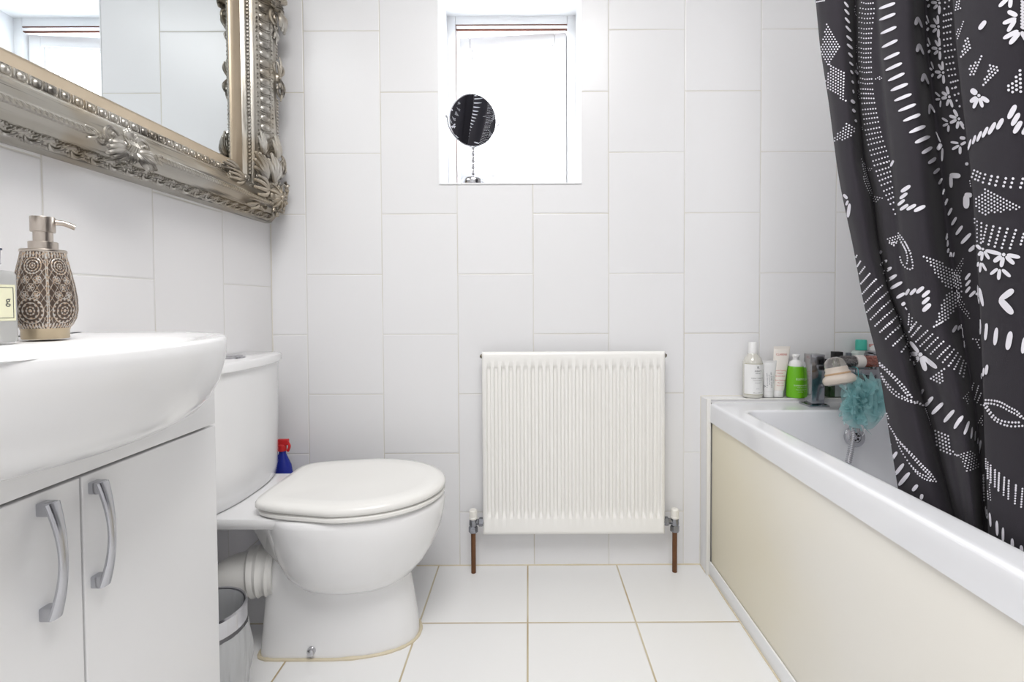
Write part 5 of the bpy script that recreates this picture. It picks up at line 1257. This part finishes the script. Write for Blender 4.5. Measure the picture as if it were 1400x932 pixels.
# crop H: x 1250, y 330
H_ = Crop(1250, 330)
H_.fill([(430,330),(535,168),(505,330),(475,480)], 26, 7)
H_.fill([(450,520),(510,590),(612,822),(560,790),(470,680)], 27, 7.5)
for (x0, y0, x1, y1, w) in ((548,408,602,335,15),(552,474,604,408,14),(552,545,602,478,15),(592,588,658,524,16),(370,165,384,112,9),(396,165,402,112,9),(420,165,432,112,9),(346,124,358,72,12),(345,55,350,-15,11)): H_.st(x0, y0, x1, y1, w, 1)
H_.st(586, 105, 666, 36, 20); H_.st(668, 36, 718, 82, 18); flower(H_, 738, 80, ((690,150,17),(722,206,16),(806,188,17)), 15)
H_.st(762, 92, 935, 135, 21); flower(H_, 958, 138, ((850,215,25),(930,272,23),(1070,240,23)), 20); H_.st(990, 140, 1130, 168, 22)
for (x0, y0, x1, y1, w) in ((690,215,682,268,11),(715,222,706,328,14),(725,225,775,312,14),(815,350,895,285,18),(915,292,902,408,20),(940,295,1030,375,20),(682,460,696,662,10),(700,490,740,688,17),(658,560,700,548,14)): H_.st(x0, y0, x1, y1, w)
H_.st(910, 622, 1062, 510, 38, 0.7); H_.st(912, 612, 1055, 768, 38, 1)
for (x0, y0, x1, y1, w) in ((710,825,708,925,8),(772,870,775,935,14)): H_.st(x0, y0, x1, y1, w)
# crop I: x 1170, y 440
I = Crop(1170, 440)
for (x0, y0, x1, y1, n) in ((212,40,250,2,3),(264,106,380,4,7),(326,178,482,16,8),(402,250,510,130,7),(482,316,560,210,5),(574,104,650,2,6),(598,154,698,42,7),(646,208,768,92,7),(692,254,820,130,7),(746,296,874,168,7),(804,336,930,210,7),(876,384,990,258,7),(932,426,1034,294,6),(990,464,1074,330,6),(1040,500,1106,368,6),(1096,546,1136,410,6),(1134,580,1160,440,5),(835,48,905,8,4)): I.dl(x0, y0, x1, y1, n, 10.5)
for (x, y) in ((520,150),(530,172),(545,148),(556,180),(540,200),(562,210),(568,255),(576,300),(578,330),(574,365),(570,402)): I.dot(x, y, 8.5)
flower(I, 692, 345, ((582,205,20),(592,335,24),(610,460,24),(750,520,27),(870,490,25)), 24)
I.fill([(805,600),(955,492),(925,660),(860,650)], 31, 12.5)
I.path([(235,415),(330,495),(430,590),(520,690),(600,815)], 29, 11); I.path([(240,440),(320,510),(420,610),(500,710),(560,790)], 29, 11)
I.path([(260,515),(310,610),(380,695),(480,775),(600,840),(680,875),(715,890)], 29, 10); I.path([(265,545),(310,640),(370,725),(440,785),(560,840),(635,866)], 29, 10)
I.dl(648, 846, 712, 885, 3, 10)
for (x0, y0, x1, y1, w) in ((696,765,726,712,15),(740,895,828,792,20),(1020,112,1066,34,17),(1078,90,1096,36,10),(1108,75,1118,24,7),(842,945,936,858,21)): I.st(x0, y0, x1, y1, w)
I.dl(302, 850, 322, 925, 5, 8)
# crop J: x 1250, y 440
J = Crop(1250, 440)
for (x0, y0, x1, y1, w) in ((708,135,712,2,10),(762,195,780,12,17),(862,248,884,58,22),(996,296,1032,98,31),(1155,335,1180,160,24),(768,560,784,452,17),(738,580,748,486,10),(722,605,724,540,8),(526,275,528,200,8),(516,170,512,60,6)): J.st(x0, y0, x1, y1, w)
J.fill([(630,180),(645,160),(705,165),(705,295)], 28, 9.5); J.fill([(515,808),(575,740),(570,875)], 24, 7)
for (x0, y0, x1, y1, n) in ((650,820,690,680,7),(676,855,726,734,6),(612,720,640,650,4),(716,878,730,850,2)): J.dl(x0, y0, x1, y1, n, 8.5)
J.path([(740,828),(820,830),(920,850),(1020,905),(1100,950),(1180,1040)], 26, 12); J.path([(760,865),(840,868),(940,900),(1010,940),(1090,980),(1150,1020)], 30, 12)
# crop L: x 1250, y 550
L_ = Crop(1250, 550)
L_.path([(750,30),(790,95),(850,175),(930,225),(1030,252),(1130,250),(1200,240)], 32, 12.5); L_.path([(770,10),(800,75),(870,160),(940,195),(1030,210),(1150,210)], 34, 12.5)
for (x0, y0, x1, y1, w) in ((192,125,312,2,21),(320,210,432,78,21),(430,280,512,138,19),(528,340,574,195,15),(594,385,608,260,10),(636,410,640,300,7),(664,440,668,370,5),(690,540,716,400,13),(118,40,170,-10,18)): L_.st(x0, y0, x1, y1, w)
L_.fill([(230,300),(365,355),(430,545),(280,535),(215,350)], 33, 12.5); L_.fill([(480,560),(612,508),(690,690),(570,740)], 26, 8.5)
L_.dl(440, 552, 462, 562, 2, 11); L_.dl(112, 68, 178, 236, 9, 8)
for (x0, y0, x1, y1, n) in ((768,600,770,700,5),(790,635,790,800,8),(820,668,820,848,8),(868,716,864,892,8),(908,748,900,925,8),(964,796,958,920,6),(1012,828,1006,915,4),(1086,876,1084,925,3),(745,770,745,920,7)): L_.dl(x0, y0, x1, y1, n, 8.5 if x0 < 800 else 11)
L_.fill([(690,215),(730,145),(730,250)], 24, 7.5)
# crop K: x 1190, y 550
K_ = Crop(1190, 550)
K_.path([(145,10),(170,90),(205,190)], 26, 9); K_.path([(170,180),(215,260),(270,355),(300,440),(350,540),(430,660),(510,760),(600,820),(690,838)], 27, 9.5)
K_.path([(282,375),(360,460),(460,560),(550,660),(630,745),(690,838)], 27, 10.5); K_.path([(330,440),(420,540),(500,635),(580,725),(650,800)], 28, 10); K_.path([(440,670),(520,745),(600,785),(660,832)], 29, 9.5)
for (x0, y0, x1, y1, w) in ((232,608,290,522,18),(264,772,362,648,20),(306,882,424,742,22),(452,940,508,872,20),(205,460,222,435,14)): K_.st(x0, y0, x1, y1, w)
# crop M: x 1260, y 640
M_ = Crop(1260, 640, 140/1087)
for (x0, y0, x1, y1, n) in ((786,20,786,190,8),(832,56,824,236,8),(886,100,878,282,8),(934,136,928,322,8),(1010,184,998,372,8),(1078,216,1064,408,8),(740,10,738,150,6),(710,5,710,105,5),(664,75,672,340,9)): M_.dl(x0, y0, x1, y1, n, 11)
for (x0, y0, x1, y1, w) in ((688,400,704,540,11),(730,470,742,622,12),(806,555,812,716,15),(872,625,872,790,14),(968,742,974,865,17),(1062,815,1075,905,18),(0,330,12,272,18),(448,592,455,575,8),(544,638,550,625,7)): M_.st(x0, y0, x1, y1, w)
M_.fill([(728,175),(742,350),(705,330),(702,240)], 24, 7.5)
# the cloth goes on towards the camera with the same kind of print
rnd = random.Random(5); X_ = Crop(0, 0, 1)
for k in range(8):
    x = 1425+k*70
    for y in range(-60, 900, 17 if k % 2 else 34):
        m_ = k % 4
        if m_ == 0: X_.st(x-16, y+8, x+16, y-4, 3.4)
        elif m_ == 1:
            for q in range(5): X_.dot(x-10+q*5, y+q, 1.7)
        elif m_ == 2:
            flower(Crop(x, y, 0.13), 0, 0, ((0,-90,15),(80,-20,15),(50,70,15),(-50,70,15),(-80,-20,15)), 14)
        else: X_.st(x-6, y+9, x+6, y-9, 4)
m_cloth = mat('charcoal_cloth', (50, 47, 53), 0.85, var=0.04, nscale=40, sheen=0.05, spec=0.2, bump=0.0002, bscale=900)
m_print = mat('white_cloth_print', (232, 230, 238), 0.8, var=0.03)
crt = thing('shower_curtain', (0.64, 0.75, ZBOT), 'charcoal fabric shower curtain printed with white dots, dashes and flowers, hanging into the bath', 'shower curtain')
obj('cloth', b, [m_cloth, m_print], crt, ang=180, recalc=False)
tops = [c[-1] for c in cols]
RX_ = 0.60
rail = thing('curtain_rail', (RX_, 0.1, ZTOP+0.03), 'white curtain rail above the bath, out of frame at the top', 'curtain rail')
b = B(); b.tube([(RX_, YF+0.001, ZTOP+0.03), (RX_, YB-0.001, ZTOP+0.03)], 0.011, 16); obj('rod', b, m_gloss, rail)
for y in (YF+0.006, YB-0.006):
    b = B(); b.lathe([(0.03, -0.005), (0.03, 0.005)], (RX_, y, ZTOP+0.03), ax=(0, 1, 0), n=24); obj('flange', b, m_gloss, rail)
for i in range(0, len(tops), 3):
    x, y = tops[i]
    b = B(); b.tube([(RX_+0.016*math.sin(a), y, ZTOP+0.03+0.016*math.cos(a)) for a in [PI*k/8 for k in range(-6, 7)]]+[(x, y, ZTOP-0.002)], 0.0018, 6); obj('ring', b, m_chrome, crt)

# ------------------------------------------------------------------ added ceiling fill light, no such fixture seen (its lamp is set at the top of the script)
cl = thing('added_fill_light', (0.0, 0.15, ZC-0.03), 'square white fill light panel, added unseen above the frame', 'ceiling light')
b = B(); frame4(b, -0.47, 0.47, -0.32, 0.62, 0, 0.02, 0.02)
for v in b.bm.verts: v.co = Vector((v.co.x, v.co.z, ZC-0.0205+v.co.y))
obj('frame', b, m_gloss, cl)
